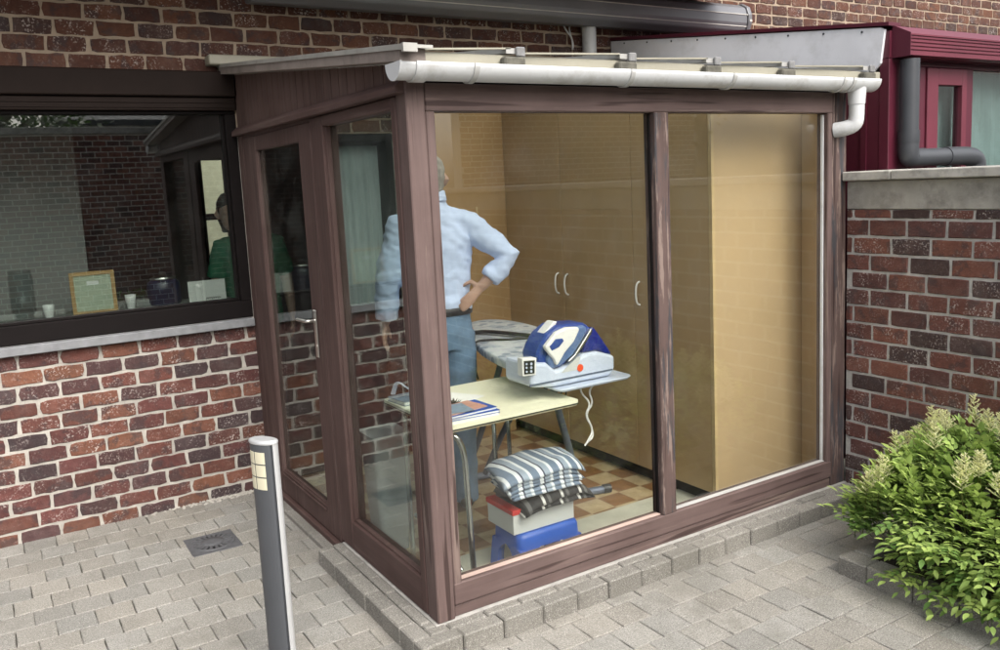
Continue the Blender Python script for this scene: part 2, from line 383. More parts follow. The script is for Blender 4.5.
# ------------------------------------------------------------------ brick walls (every brick is modelled)
RED = [(.172, .063, .044), (.148, .054, .041), (.125, .047, .040), (.195, .076, .047), (.085, .040, .040), (.062, .036, .038), (.165, .056, .041), (.145, .050, .043), (.13, .046, .042), (.10, .044, .042), (.205, .084, .048), (.085, .044, .042)]
BROWN = [(.120, .045, .024), (.105, .038, .022), (.090, .034, .022), (.14, .054, .027), (.065, .030, .022), (.11, .040, .023)]  # browner bricks of the upper wall, overhang shade put into the colour
DARK = [(.165, .060, .044), (.145, .054, .042), (.115, .046, .039), (.19, .072, .048), (.075, .042, .038), (.15, .056, .042)]
FAR = [(.34, .15, .11), (.29, .13, .10), (.24, .11, .09), (.38, .18, .13), (.16, .09, .08), (.30, .14, .10)]
M['mortar_f'] = plain('facing_mortar', (.66, .63, .57), .95, var=.1)
def brick_wall(mb, o, u, n, W, z0, z1, holes=(), L=.191, H=.0840, J=.0130, T=.25, pal=RED, seed=1, wob=.0028, proud=.006, speck=(.2, 1.0), detail=True, zpal=None, off=0.0, zmort=None):
    """bricks in running bond on plane through o, along u, facing n; holes = (u0,u1,z0,z1)"""
    r = random.Random(seed); o, u, n = Vector(o), Vector(u), Vector(n); zz = Vector((0, 0, 1))
    P = lambda a, z, d: o + u * a + zz * z + n * d
    us = sorted({0, W, *[min(max(h[i], 0), W) for h in holes for i in (0, 1)]}); zs = sorted({z0, z1, *([zmort] if zmort else []), *[min(max(h[i], z0), z1) for h in holes for i in (2, 3)]})
    for a, b in zip(us, us[1:]):
        for c, d in zip(zs, zs[1:]):
            if b - a < 1e-5 or d - c < 1e-5: continue
            if any(h[0] - 1e-6 <= a and b <= h[1] + 1e-6 and h[2] - 1e-6 <= c and d <= h[3] + 1e-6 for h in holes): continue
            vs = [P(x, z, q) for q in (0, -T) for x, z in ((a, c), (b, c), (b, d), (a, d))]
            mb.add(vs, [(0, 1, 2, 3), (7, 6, 5, 4), (0, 4, 5, 1), (1, 5, 6, 2), (2, 6, 7, 3), (3, 7, 4, 0)], 2 if zmort and c >= zmort - 1e-6 else 1)
    row = 0; z = z0
    while z < z1 - .02:
        zt = min(z + H - J, z1)
        x = off - (L / 2 if row % 2 else 0) + r.uniform(-.012, .012)
        while x < W:
            Lr = L * r.uniform(.965, 1.035)
            segs = [(max(x, 0), min(x + Lr - J, W))]
            for h in holes:
                if h[2] < zt - .02 and h[3] > z + .02:
                    ns = []
                    for a, b in segs:
                        if h[1] <= a or h[0] >= b: ns.append((a, b)); continue
                        if h[0] > a: ns.append((a, h[0] - .006))
                        if h[1] < b: ns.append((h[1] + .006, b))
                    segs = ns
            for a, b in segs:
                if b - a < .025: continue
                pp = pal if zpal is None or z < zpal[0] else zpal[1]
                cc = pp[min(int(r.random() ** 1.05 * len(pp)), len(pp) - 1)]
                k = r.uniform(.70, 1.06)
                c = (cc[0] * k, cc[1] * k, cc[2] * k, r.uniform(*speck) if r.random() < .62 else r.uniform(0, .25))
                w = wob; d1 = proud * r.uniform(.5, 1.25); tilt = r.uniform(-.0015, .0015)
                zc0, zc1 = z + r.uniform(-w, w) * .5, zt + r.uniform(-w, w) * .5
                if detail:
                    nl = 5; ring = []
                    for i in range(nl): ring.append((a + (b - a) * i / nl, zc0))
                    ring += [(b, zc0), (b, (zc0 + zc1) / 2)]
                    for i in range(nl): ring.append((b - (b - a) * i / nl, zc1))
                    ring += [(a, zc1), (a, (zc0 + zc1) / 2)]
                    ring = [(p + r.uniform(-w, w), q + r.uniform(-w, w) * .8) for p, q in ring]
                    for ci in (0, nl, nl + 2, 2 * nl + 2):
                        p, q = ring[ci]; k2 = r.uniform(0, 1.4) * w
                        ring[ci] = (p + (k2 if p < (a + b) / 2 else -k2), q + (k2 if q < (zc0 + zc1) / 2 else -k2) * .7)
                else:
                    ring = [(a, zc0), (b, zc0), (b, zc1), (a, zc1)]
                m = len(ring); cx, cz = (a + b) / 2, (zc0 + zc1) / 2
                ins = .0035
                f = [(p - math.copysign(ins, p - cx), q - (math.copysign(ins, q - cz) if abs(q - cz) > .01 else 0)) for p, q in ring]
                vs = [P(p, q, -.006) for p, q in ring] + [P(p, q, d1 * .55) for p, q in ring] + [P(p, q, d1 + tilt * (1 if p > cx else -1)) for p, q in f]
                fs = [[2 * m + i for i in range(m)]]
                for i in range(m):
                    j = (i + 1) % m
                    fs += [(i, j, m + j, m + i), (m + i, m + j, 2 * m + j, 2 * m + i)]
                mb.add(vs, fs, 0, False, c)
            x += Lr
        z += H; row += 1

YW = 2.2          # face of the house wall
ZG = -.08         # paving level
ZF = -.06         # veranda floor
WX0 = -3.1        # left end of the big window

# ------------------------------------------------------------------ house
house = empty('brick_house', (-1.5, YW + .3, ZG), 'red brick house with a wide dark framed window left of the glazed veranda', 'house')
mb = MB(); OX = -5.0
win = (WX0 - OX, 0.0 - OX, .955, 2.13)
door = (.07 - OX, .95 - OX, -.09, 2.0)
shut = (WX0 - .05 - OX, 0.0 - OX, 2.13, 2.342)
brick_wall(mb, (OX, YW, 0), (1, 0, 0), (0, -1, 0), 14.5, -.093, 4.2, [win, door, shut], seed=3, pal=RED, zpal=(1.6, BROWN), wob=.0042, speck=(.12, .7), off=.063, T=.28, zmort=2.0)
wall = mb.obj('wall', [M['brick'], M['mortar'], M['mortar_shade']], house, attr=True, recalc=False)
# window
mb = MB(); y0, y1 = YW - .005, YW + .09
x0, x1 = WX0, -.001
mb.box(x0, x1, y0, y1, .957, 1.055, .004); mb.box(x0, x1, y0, y1, 2.114, 2.1295, .003)
mb.box(x0, x0 + .09, y0 + .002, y1, 1.055, 2.114, .004); mb.box(x1 - .060, x1, y0 + .002, y1, 1.055, 2.114, .004)
mb.box(x1 - .073, x1 - .060, y0 + .03, y1 - .01, 1.055, 2.114, .003); mb.box(x0 + .09, x1 - .073, y0 + .03, y1 - .01, 1.055, 1.07, .003)
wf = mb.obj('window', M['dark_frame'], house)
MB().box(x0 + .085, x1 - .068, YW + .045, YW + .053, 1.06, 2.118).obj('pane', M['glass_house'], wf)
mb = MB(); mb.box(WX0 - .05, .0 - .008, YW - .055, YW + .002, .908, .955, .004); mb.obj('sill', M['stone'], wf)
mb = MB(); mb.box(WX0 - .05, -.001, YW - .06, YW + .08, 2.205, 2.340, .006); mb.box(WX0 - .05, -.001, YW - .035, YW + .08, 2.131, 2.202, .004)
for k in range(2): mb.box(WX0 - .05, -.008, YW - .041, YW - .034, 2.145 + .026 * k, 2.153 + .026 * k)
mb.obj('shutter_box', M['shutter'], wf)
# unseen overhang with soffit, lowered and deepened to darken the upper left wall
mb = MB(); mb.box(-5.3, 3.6, YW - 1.05, YW - .011, 2.99, 3.06); mb.box(-5.3, 3.6, YW - 1.09, YW - 1.05, 2.95, 3.2, .006)
mb.obj('shade_eave', plain('shade_eave_boards', (.10, .065, .045), .7), house)
mb = MB(); mb.prism([(-5.3, YW - 1.13, 3.205), (3.6, YW - 1.13, 3.205), (3.6, YW + 3.5, 5.6), (-5.3, YW + 3.5, 5.6)], (0, 0, .08)); mb.obj('roof', plain('roof_tiles', (.06, .045, .04), .8), house)
# the room behind the window
mb = MB(); rx0, rx1, ry0, ry1, rz1 = -3.6, 2.6, YW + .282, 5.6, 2.45
mb.box(rx0 - .1, rx0, ry0, ry1, ZF, rz1); mb.box(rx1, rx1 + .1, ry0, ry1, ZF, rz1)
mb.box(rx0 - .1, rx1 + .1, ry0, ry1 + .1, rz1, rz1 + .1)
mb.box(rx0 - .1, .53, ry1, ry1 + .1, ZF, rz1); mb.box(.77, rx1 + .1, ry1, ry1 + .1, ZF, rz1); mb.box(.53, .77, ry1, ry1 + .1, 2.0, rz1); mb.box(.53, .77, ry1, ry1 + .1, ZF, .25)
mb.obj('interior_wall', M['room'], house)
MB().box(-1.9, -.745, 3.1, 3.2, ZF, rz1 - .002).obj('partition', M['room_pale'], house)
MB().box(rx0 - .1, rx1 + .1, ry0 - .255, 9.2, ZF - .05, ZF - .004).obj('interior_floor', M['room_floor'], house)
mb = MB(); mb.box(.53, .55, 5.56, 5.62, .25, 2.0); mb.box(.75, .77, 5.56, 5.62, .25, 2.0); mb.box(.55, .75, 5.56, 5.62, 1.44, 1.5); mb.box(.55, .75, 5.56, 5.62, .25, .3); mb.obj('back_window_frame', M['dark_frame'], house)
mb = MB(); mb.box(WX0, -.02, YW + .29, YW + .60, .985, 1.035, .004); mb.obj('window_board', plain('grey_window_board', (.30, .31, .29), .5), house)
MB().box(-1.5, 3, 9.0, 9.2, ZG, 3.2).obj('back_garden_wall', plain('pale_yellow_render', (.72, .70, .50), .9), house)
# doorway into the veranda
mb = MB(); mb.box(.07, .115, YW - .012, YW + .2, ZF, 1.995, .003); mb.box(.905, .95, YW - .012, YW + .2, ZF, 1.995, .003); mb.box(.115, .905, YW - .012, YW + .2, 1.95, 1.995, .003)
mb.obj('door_frame', M['dark_frame'], house)

mb = MB(); n = 46  # curtain added to lift the dark side pane to grey green
mb.loft([[(.40 + .49 * i / n, YW + .10 + .014 * math.sin(i * 1.45) + .004 * math.sin(i * .6), z) for i in range(n + 1)] + [(.89 - .49 * i / n, YW + .104 + .014 * math.sin((n - i) * 1.45) + .004 * math.sin((n - i) * .6), z) for i in range(n + 1)] for z in (.93, 1.5, 1.93)], smooth=True)
o = mb.obj('curtain', plain('grey_green_net', (.34, .40, .41), .95)); tag(o, 'grey green curtain added in the doorway to brighten the side window', 'curtain')
# ------------------------------------------------------------------ things on the window board
zb = 1.036
t = empty('picture_frame', (-.79, YW + .36, zb), 'small wooden picture frame with pale green back standing inside the window', 'picture frame')
def leanbox(mb, x0, x1, z0, z1, y, t, lean=.10):
    a = [(x0, y + (z0 - zb) * lean, z0), (x1, y + (z0 - zb) * lean, z0), (x1, y + (z1 - zb) * lean, z1), (x0, y + (z1 - zb) * lean, z1)]
    return mb.prism(a, (0, t, 0))
mb = MB(); yy = YW + .30
leanbox(mb, -.905, -.885, zb, 1.275, yy, .018); leanbox(mb, -.695, -.675, zb, 1.275, yy, .018); leanbox(mb, -.885, -.695, 1.255, 1.275, yy, .018); leanbox(mb, -.885, -.695, zb, zb + .02, yy, .018)
mb.obj('frame', M['pine'], t)
mb = MB(); leanbox(mb, -.885, -.695, zb + .02, 1.255, yy + .006, .008); mb.obj('backing', M['sage'], t)
mb = MB(); leanbox(mb, -.82, -.76, 1.20, 1.222, yy + .003, .002); mb.obj('sticker', M['paper'], t)
# two tall glass jars
def glass_jar(x, y, r, h, label):
    mb = MB(); n = 24
    prof = [(r * .96, 0), (r, .01), (r, h * .86), (r * .9, h * .95), (r * .94, h), (r * .86, h), (r * .82, h * .95), (r * .92, h * .86), (r * .92, .015), (.001, .012)]
    rings = [[(x + a * math.cos(2 * PI * j / n), y + a * math.sin(2 * PI * j / n), zb + z) for j in range(n)] for a, z in prof]
    mb.loft(rings, caps=False); mb.add(rings[0], [list(range(n))])
    return tag(mb.obj('glass_jar', M['jar'], recalc=True), label, 'jar')
glass_jar(-1.135, YW + .42, .062, .27, 'tall clear glass jar standing at the left end inside the house window')
# white sheet leaning on the window
mb = MB(); leanbox(mb, -.285, -.07, zb, 1.165, YW + .30, .006, .06)
o = mb.obj('sheet', M['paper']); o.name = 'white_board'; tag(o, 'white card leaning inside the house window near its right end', 'card')
mb = MB(); 
for k in range(7): mb.tube(arc_pts([(-.19 + .012 * k, YW + .298, zb + .012 + .004 * (k % 3)), (-.185 + .012 * k, YW + .296, zb + .03), (-.178 + .012 * k, YW + .297, zb + .016)], 1), .0016, 5)
mb.obj('scribble', M['black'], o)
# blue coffee machine like canister
t = empty('kitchen_canister', (-.40, YW + .42, zb), 'dark blue kitchen canister with a pale lid inside the house window', 'canister')
mb = MB(); n = 20
prof = [(.085, 0), (.095, .02), (.097, .09), (.092, .13), (.07, .15)]
mb.loft([[(-.40 + a * math.cos(2 * PI * j / n), YW + .42 + a * .8 * math.sin(2 * PI * j / n), zb + z) for j in range(n)] for a, z in prof]); mb.obj('body', plain('navy_enamel', (.012, .018, .05), .3), t)
mb = MB(); mb.loft([[(-.40 + a * math.cos(2 * PI * j / n), YW + .42 + a * .8 * math.sin(2 * PI * j / n), zb + z) for j in range(n)] for a, z in [(.072, .15), (.074, .16), (.05, .172), (.02, .178), (.018, .195), (.001, .198)]]); mb.obj('lid', M['steel'], t)
# low tray of green plants
t = empty('plant_tray', (-.54, YW + .46, zb), 'low pale trough of small green leaves inside the house window', 'plant')
mb = MB(); mb.box(-.665, -.47, YW + .40, YW + .50, zb, zb + .045, .006); mb.obj('trough', M['room_pale'], t)
mb = MB()
for i in range(160):
    p = Vector((R.uniform(-.67, -.46), R.uniform(YW + .39, YW + .51), zb + .045 + R.uniform(0, .05))); a = R.uniform(0, 2 * PI); l = R.uniform(.012, .024)
    d = Vector((math.cos(a), math.sin(a), R.uniform(.1, .9))).normalized() * l; s = d.cross(Vector((0, 0, 1))).normalized() * l * .4
    mb.add([p, p + d * .5 + s, p + d, p + d * .5 - s], [(0, 1, 2, 3)], 0, False, (.07, .15, .04, 1))
mb.obj('leaves', M['leaf'], t, attr=True, recalc=False)
mb = MB(); mb.box(-1.28, -.93, YW + .38, YW + .56, zb, zb + .04, .01); tag(mb.obj('serving_tray', M['room_pale']), 'long pale tray lying behind the glass jar inside the window', 'tray')
for xx, hh, lab in ((-1.02, .075, 'small white cup on the window board left of the picture frame'), (-.60, .085, 'small white lamp shaped cup right of the picture frame')):
    mb = MB(); n = 16; mb.loft([[(xx + a * math.cos(2 * PI * j / n), YW + .34 + a * math.sin(2 * PI * j / n), zb + z) for j in range(n)] for a, z in [(.018, 0), (.02, .005), (.028, hh * .6), (.03, hh), (.026, hh), (.02, hh * .3)]])
    tag(mb.obj('cup', M['white']), lab, 'cup')

# ------------------------------------------------------------------ ground
mb = MB(); PT = .1485; g = .0014
def paver(mb, x0, x1, y0, y1, z, rr, dk=1.0):
    k = rr.uniform(.85, 1.11) * dk; w = rr.uniform(-.007, .007)
    c = ((.285 + w) * k, .272 * k, (.246 - w) * k, 1); b = .0035
    j = lambda: rr.uniform(-.0012, .0012)
    zz = [z + rr.uniform(-.0018, .0018) for _ in range(4)]
    q = [(x0 + j(), y0 + j()), (x1 + j(), y0 + j()), (x1 + j(), y1 + j()), (x0 + j(), y1 + j())]
    # slightly wavy outline: mid points on every side
    ring = []
    for i in range(4):
        a, e = q[i], q[(i + 1) % 4]
        ring += [(a[0], a[1], zz[i])]
        for tt in (.33, .67): ring += [(a[0] + (e[0] - a[0]) * tt + j() * 1.6, a[1] + (e[1] - a[1]) * tt + j() * 1.6, zz[i] + (zz[(i + 1) % 4] - zz[i]) * tt)]
    cx, cy = (x0 + x1) / 2, (y0 + y1) / 2; m = len(ring)
    top = []
    for (x, y, h) in ring:
        sx = (1 - 2 * b / max(x1 - x0, .03)); sy = (1 - 2 * b / max(y1 - y0, .03))
        top.append((cx + (x - cx) * sx, cy + (y - cy) * sy, h))
    vs = [(x, y, h - .03) for x, y, h in ring] + [(x, y, h - .0028) for x, y, h in ring] + top
    fs = [[2 * m + i for i in range(m)]]
    for i in range(m):
        k2 = (i + 1) % m; fs += [(i, k2, m + k2, m + i), (m + i, m + k2, 2 * m + k2, 2 * m + i)]
    mb.add(vs, fs, 0, False, c)
rr = random.Random(11)
for row in range(-44, 17):
    ya = -.335 - PT + PT * (row + 1); 
    if ya > YW: break
    xo = .935 - PT * 40 + (0 if row % 2 == 0 else PT / 2) + rr.uniform(-.004, .004)
    for i in range(66):
        xa = xo + i * PT
        cx, cy = xa + PT / 2, ya + PT / 2
        if cx > 2.5: break
        if xa > -.064 and ya > -.125: continue
        if cx > 1.76 and -2.9 < cy < -.56: continue
        if -.585 < cx < -.365 and 1.44 < cy < 1.67: pass
        paver(mb, xa + g, xa + PT - g, ya + g, (ya + PT - g if ya + PT < YW - .03 else YW - .002), ZG, rr)
mb.box(-30, 30, -40, YW - .002, ZG - .12, ZG - .012, 0, 1)
ground = mb.obj('ground', [M['paver'], M['sand']], attr=True, recalc=False); tag(ground, kind='structure')
# kerb round the veranda (two rows) and round the planting bed
mb = MB(); rr = random.Random(5)
def kerb_row(mb, axis, a0, a1, b0, b1, step, zt, zb_=-.16, dk=.72, off=0):
    x = a0 - off
    while x < a1 - .01:
        l = step * rr.uniform(.93, 1.07); s, e = max(x, a0), min(x + l - .0035, a1)
        if e - s > .02:
            k = rr.uniform(.86, 1.12) * dk; c = (.30 * k, .285 * k, .255 * k, 1); h = rr.uniform(-.003, .002); w = rr.uniform(-.002, .002)
            if axis == 0: mb.box(s, e, b0 + w, b1 + w * .3, zb_, zt + h, .006, 0, c)
            else: mb.box(b0 + w, b1 + w * .3, s, e, zb_, zt + h, .006, 0, c)
        x += l
kerb_row(mb, 0, -.132, 2.44, -.132, -.062, .172, -.002)
kerb_row(mb, 0, -.058, 2.44, -.0585, -.012, .168, 0, off=.09)
kerb_row(mb, 1, -.06, .965, -.132, -.062, .172, -.002, off=.06)
kerb_row(mb, 1, -.0085, .965, -.0585, -.012, .168, -.001, off=.12)
mb.box(-.0115, 2.45, -.0115, .1, -.16, -.004, 0, 1); mb.box(-.0115, .1, .1, .965, -.16, -.004, 0, 1)
kerb_row(mb, 1, .97, YW - .01, -.062, -.01, .35, -.055)
kerb_row(mb, 1, -3.0, -.55, 1.655, 1.755, .195, .002, dk=.8); kerb_row(mb, 0, 1.76, 2.44, -.64, -.552, .195, .0, dk=.8)
kerb = mb.obj('kerb', [M['paver'], M['mortar_r']], attr=True, recalc=False); tag(kerb, kind='structure')
o = MB().box(1.758, 2.446, -3.0, -.643, -.16, -.03).obj('soil', M['soil']); tag(o, kind='structure')
mb = MB(); rr = random.Random(8)
for i in range(260):
    x = -.03 - abs(rr.gauss(0, .28)); y = YW - abs(rr.gauss(0, .022)) - .004; q = rr.uniform(.0025, .009)
    mb.box(x - q, x + q * rr.uniform(.5, 1.3), y - q * .7, min(y + q * .7, YW - .001), ZG - .002, ZG + q * rr.uniform(.6, 1.3), q * .3)
tag(mb.obj('mortar_crumbs', M['mortar']), kind='stuff')
# drain cover
t = empty('drain_cover', (-.48, 1.555, ZG), 'square cast iron drain cover with round slotted grate set in the paving', 'drain cover')
mb = MB(); mb.box(-.60, -.36, 1.425, 1.68, ZG - .03, ZG + .003, .003); mb.obj('frame', M['iron_cast'], t)
mb = MB(); n = 40; cx, cy = -.48, 1.553; z = ZG + .0035
ringf = lambda r, z: [(cx + r * math.cos(2 * PI * j / n), cy + r * math.sin(2 * PI * j / n), z) for j in range(n)]
mb.loft([ringf(.108, z), ringf(.106, z + .005), ringf(.098, z + .005), ringf(.096, z + .0015)], caps=False)
mb.loft([ringf(.058, z + .0015), ringf(.056, z + .006), ringf(.02, z + .0075), ringf(.001, z + .0078)], caps=False)
for k in range(20):
    a = 2 * PI * k / 20; d = Vector((math.cos(a), math.sin(a), 0)); s = Vector((-d.y, d.x, 0)) * .006; c0 = Vector((cx, cy, z + .0005))
    mb.prism([c0 + d * .054 - s, c0 + d * .1 - s * 1.3, c0 + d * .1 + s * 1.3, c0 + d * .054 + s], (0, 0, .0055))
gr = mb.obj('grate', M['iron_cast'], t)
mb = MB(); mb.loft([ringf(.0985, z), ringf(.0005, z + .0003)], caps=False); mb.obj('slot_well', M['black'], gr)

# ------------------------------------------------------------------ veranda
ver = empty('glazed_veranda', (1.2, 1.1, ZG), 'small glazed veranda of weathered brown wood with sloping roof against the brick house', 'veranda')
RS = .109
rz = lambda y: 2.135 + RS * y         # roof top line
# front
MB().box(0, .075, -.008, .075, -.004, 2.03, .004).obj('corner_post', M['wood_z'], ver)
MB().box(2.335, 2.445, .004, .09, -.004, 2.03, .004).obj('post', M['wood_old'], ver)
mb = MB(); mb.box(.079, .116, .0, .07, .048, 1.926, .004); mb.obj('stile', M['wood_z'], ver)
mb = MB(); mb.box(2.298, 2.331, .0, .07, .048, 1.926, .004); mb.obj('stile', M['wood_z'], ver)
mb = MB(); mb.box(1.158, 1.238, -.004, .072, .1345, 1.926, .004); mb.obj('mullion', M['wood_old'], ver)
mb = MB(); mb.box(.079, 2.331, -.002, .074, 1.926, 2.025, .004); mb.obj('head_rail', M['wood_x'], ver)
mb = MB(); mb.box(.079, 2.331, -.003, .075, .047, .134, .004); mb.obj('bottom_rail', M['wood_x'], ver)
mb = MB(); mb.box(.079, 2.331, .006, .08, -.004, .042, .004); mb.obj('ground_sill', M['wood_x'], ver)
for a, b in ((.116, 1.158), (1.238, 2.298)):
    p = MB().box(a - .004, b + .004, .042, .048, .13, 1.93).obj('window_pane', M['glass'], ver)
    MB().box(a + .001, b - .001, .016, .0415, .1345, .140, .002).obj('glazing_bead', M['wood_lit'] if a < 1 else M['pvc_seal'], p)  # pale one painted as the rail's lit top face
    MB().box(b - .0075, b - .001, .024, .0415, .141, 1.92, .002).obj('glazing_bead', M['dark_frame'] if a < 1 else M['pvc'], p)
# side window (plane X=0)
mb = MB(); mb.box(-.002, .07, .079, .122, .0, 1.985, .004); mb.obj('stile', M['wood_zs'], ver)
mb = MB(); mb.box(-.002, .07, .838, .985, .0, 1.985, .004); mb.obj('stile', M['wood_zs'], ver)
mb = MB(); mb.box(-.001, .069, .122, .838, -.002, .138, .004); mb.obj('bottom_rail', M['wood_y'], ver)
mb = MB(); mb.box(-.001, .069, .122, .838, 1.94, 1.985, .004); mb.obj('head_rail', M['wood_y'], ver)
p = MB().box(.036, .042, .118, .842, .134, 1.944).obj('window_pane', M['glass_side'], ver)
mb = MB(); mb.box(.012, .035, .123, .837, .1385, .147, .002); mb.box(.012, .035, .829, .837, .148, 1.939, .002); mb.obj('glazing_bead', M['wood_zs'], p)
# door
d = MB(); d.box(0, .05, 1.0, 1.165, -.02, 1.972, .004); d.box(0, .05, 1.872, 2.10, -.02, 1.972, .004)
d.box(.001, .049, 1.165, 1.872, -.02, .112, .004); d.box(.001, .049, 1.165, 1.872, 1.892, 1.972, .004)
d.box(-.008, .0, 1.17, 1.87, .086, .1, .003)
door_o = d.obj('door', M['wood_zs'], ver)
MB().box(.022, .028, 1.16, 1.877, .108, 1.896).obj('pane', M['glass_side'], door_o)
mb = MB(); mb.box(.006, .0215, 1.1655, 1.8715, .1125, .121, .002); mb.box(.006, .0215, 1.1655, 1.174, .122, 1.891, .002); mb.box(.006, .0215, 1.863, 1.8715, .122, 1.891, .002); mb.obj('glazing_bead', M['wood_zs'], door_o)
h = MB(); h.box(-.009, -.001, 1.092, 1.126, .875, 1.105, .003)
h.tube(arc_pts([(-.008, 1.11, 1.055), (-.045, 1.11, 1.055), (-.052, 1.125, 1.055), (-.052, 1.235, 1.052)], 2), .0085, 10); h.tube([(-.010, 1.11, .93), (-.006, 1.11, .93)], .012, 12)
h.obj('handle', M['steel'], door_o)
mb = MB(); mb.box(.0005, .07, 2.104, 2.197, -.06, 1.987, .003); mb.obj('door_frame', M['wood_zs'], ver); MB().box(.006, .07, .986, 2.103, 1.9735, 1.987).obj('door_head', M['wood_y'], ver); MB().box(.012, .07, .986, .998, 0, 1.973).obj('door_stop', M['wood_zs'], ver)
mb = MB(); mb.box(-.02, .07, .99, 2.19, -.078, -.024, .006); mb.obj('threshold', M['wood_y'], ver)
mb = MB(); mb.prism([(-.034, .0, 1.988), (-.034, 0, 2.012), (-.004, 0, 2.038), (.03, 0, 2.038), (.03, 0, 1.988)], (0, 2.19, 0)); mb.obj('drip_trim', M['wood_y'], ver, bevel=.003)
# fascia boards (vertical boarding under the verge)
mb = MB(); yb = .004; bw = .088
while yb < 2.185:
    ye = min(yb + bw - .006, 2.188)
    mb.prism([(.004, yb, 2.039), (.004, ye, 2.039), (.004, ye, rz(ye) - .046), (.004, yb, rz(yb) - .046)], (.018, 0, 0)); yb += bw
mb.prism([(.012, .004, 2.039), (.012, 2.188, 2.039), (.012, 2.188, rz(2.188) - .047), (.012, .004, rz(0) - .047)], (.006, 0, 0))
mb.obj('fascia', M['board'], ver)
mb = MB(); mb.box(.08, 2.44, .006, .06, 2.027, 2.085); mb.obj('eaves_board', M['dark_frame'], ver)
# roof
mb = MB(); mb.prism([(-.02, -.02, rz(0) - .020), (2.66, -.02, rz(0) - .020), (2.66, 2.195, rz(2.195) - .020), (-.02, 2.195, rz(2.195) - .020)], (0, 0, .014)); roof = mb.obj('roof', M['roof'], ver)
mb = MB(); mb.box(.02, 2.66, -.034, -.021, rz(0) - .045, rz(0) - .008, .003); mb.obj('edge_profile', M['cream_alu'], roof)
for X in (.43, .97, 1.45, 1.93, 2.53):
    mb = MB(); mb.prism([(X - .028, -.03, rz(0) - .055), (X + .028, -.03, rz(0) - .055), (X + .028, 2.19, rz(2.19) - .055), (X - .028, 2.19, rz(2.19) - .055)], (0, 0, .033)); ra = mb.obj('rafter', M['grime'], roof)
    mb = MB(); mb.box(X - .052, X + .04, -.075, -.036, rz(0) - .056, rz(0) - .018, .006); mb.obj('rafter_end', M['grime'], ra)
    mb = MB(); mb.prism([(X - .03, -.05, rz(0) - .004), (X + .03, -.05, rz(0) - .004), (X + .03, 2.19, rz(2.19) - .004), (X - .03, 2.19, rz(2.19) - .004)], (0, 0, .02))
    mb.obj('glazing_bar', M['alu'], ra); MB().box(X + .008, X + .046, -.066, -.050, rz(0) - .016, rz(0) + .020, .004).obj('end_clip', M['clip'], ra)
mb = MB()
for a, b in ((.06, .42), (.99, 1.43), (1.47, 1.9), (1.95, 2.5), (.46, .94)):
    mb.prism([(a, -.05, rz(0) - .004), (b, -.05, rz(0) + .012), (b, -.03, rz(0) + .012), (a, -.03, rz(0) - .004)], (0, 0, .006))
mb.obj('drip_strip', M['cream_alu'], roof)
# verge (side edge of the roof)
mb = MB()
mb.prism([(-.075, -.14, rz(-.14) - .044), (-.075, -.14, rz(-.14) - .002), (.02, -.14, rz(-.14) - .002), (.02, -.14, rz(-.14) - .044)], (0, 2.32, RS * 2.32))
vg = mb.obj('verge', plain('weathered_verge', (.22, .185, .165), .7, var=.2, vs=8, dirt=((.10, .08, .07), 9, .5)), ver)
mb = MB(); mb.prism([(-.081, -.17, rz(-.17) - .008), (-.081, -.17, rz(-.17) + .010), (.035, -.17, rz(-.17) + .010), (.035, -.17, rz(-.17) - .001), (-.0765, -.17, rz(-.17) - .001), (-.0765, -.17, rz(-.17) - .008)], (0, 2.36, RS * 2.36))
mb.prism([(-.082, -.185, rz(-.17) - .016), (-.082, -.185, rz(-.17) + .012), (-.03, -.185, rz(-.17) + .012), (-.03, -.185, rz(-.17) - .016)], (0, .016, 0)); mb.obj('verge_cap', plain('pale_verge_metal', (.36, .355, .33), .45, .2, var=.15, dirt=((.2, .18, .15), 8, .6)), vg)
mb = MB(); mb.box(-.14, .30, YW - .10, YW - .001, 2.372, 2.425, .006); mb.obj('wall_flashing', M['cream_alu'], ver)
# gutter
GY, GZ, GR, GXE, DX = -.082, 2.078, .058, 2.52, 2.405
def half(x, r, n=14): return [(x, GY + r * math.cos(PI + PI * j / n), GZ + r * math.sin(PI + PI * j / n)) for j in range(n + 1)]
mb = MB(); ou, inn = half(0, GR), half(0, GR - .005)
prof = [(p[1], p[2]) for p in ou] + [(p[1], p[2]) for p in inn[::-1]]
mb.loft([[(x, a, b) for a, b in prof] for x in (-.075, .6, 1.3, 2.0, GXE)], smooth=True)
gut = mb.obj('gutter', M['pvc'], ver)
mb = MB(); mb.add([(-.0765, p[1], p[2]) for p in half(0, GR + .003)] + [(-.070, p[1], p[2]) for p in half(0, GR + .003)], [list(range(15))[::-1], list(range(15, 30))] + [(i, i + 1, 16 + i, 15 + i) for i in range(14)] + [(14, 0, 15, 29)])
mb.obj('end_cap', M['pvc'], gut)
def clip(x, w=.022, r=GR + .006):
    mb = MB(); o1, o2 = half(0, r), half(0, r - .006)
    pr = [(p[1], p[2]) for p in o1] + [(p[1], p[2]) for p in o2[::-1]]
    mb.loft([[(x - w / 2, a, b) for a, b in pr], [(x + w / 2, a, b) for a, b in pr]], smooth=True); mb.box(x - w / 2, x + w / 2, GY + GR, -.004, GZ - .03, GZ - .02); return mb
for x in (.01, .22, .93, 1.50, 2.24, 2.31): clip(x, .05 if x == .01 else .02).obj('bracket', M['pvc'] if x == .01 else M['pvc_seal'], gut)
mb = MB(); mb.tube([(DX, GY, GZ - .03), (DX, GY, 1.96)], [.045, .040], 18); mb.tube(arc_pts([(DX, GY, 1.985), (DX, GY, 1.90), (DX - .004, GY + .005, 1.862), (DX - .03, GY + .045, 1.845), (DX - .05, GY + .09, 1.842)], 2), .037, 18); mb.obj('downspout', M['pvc'], gut)
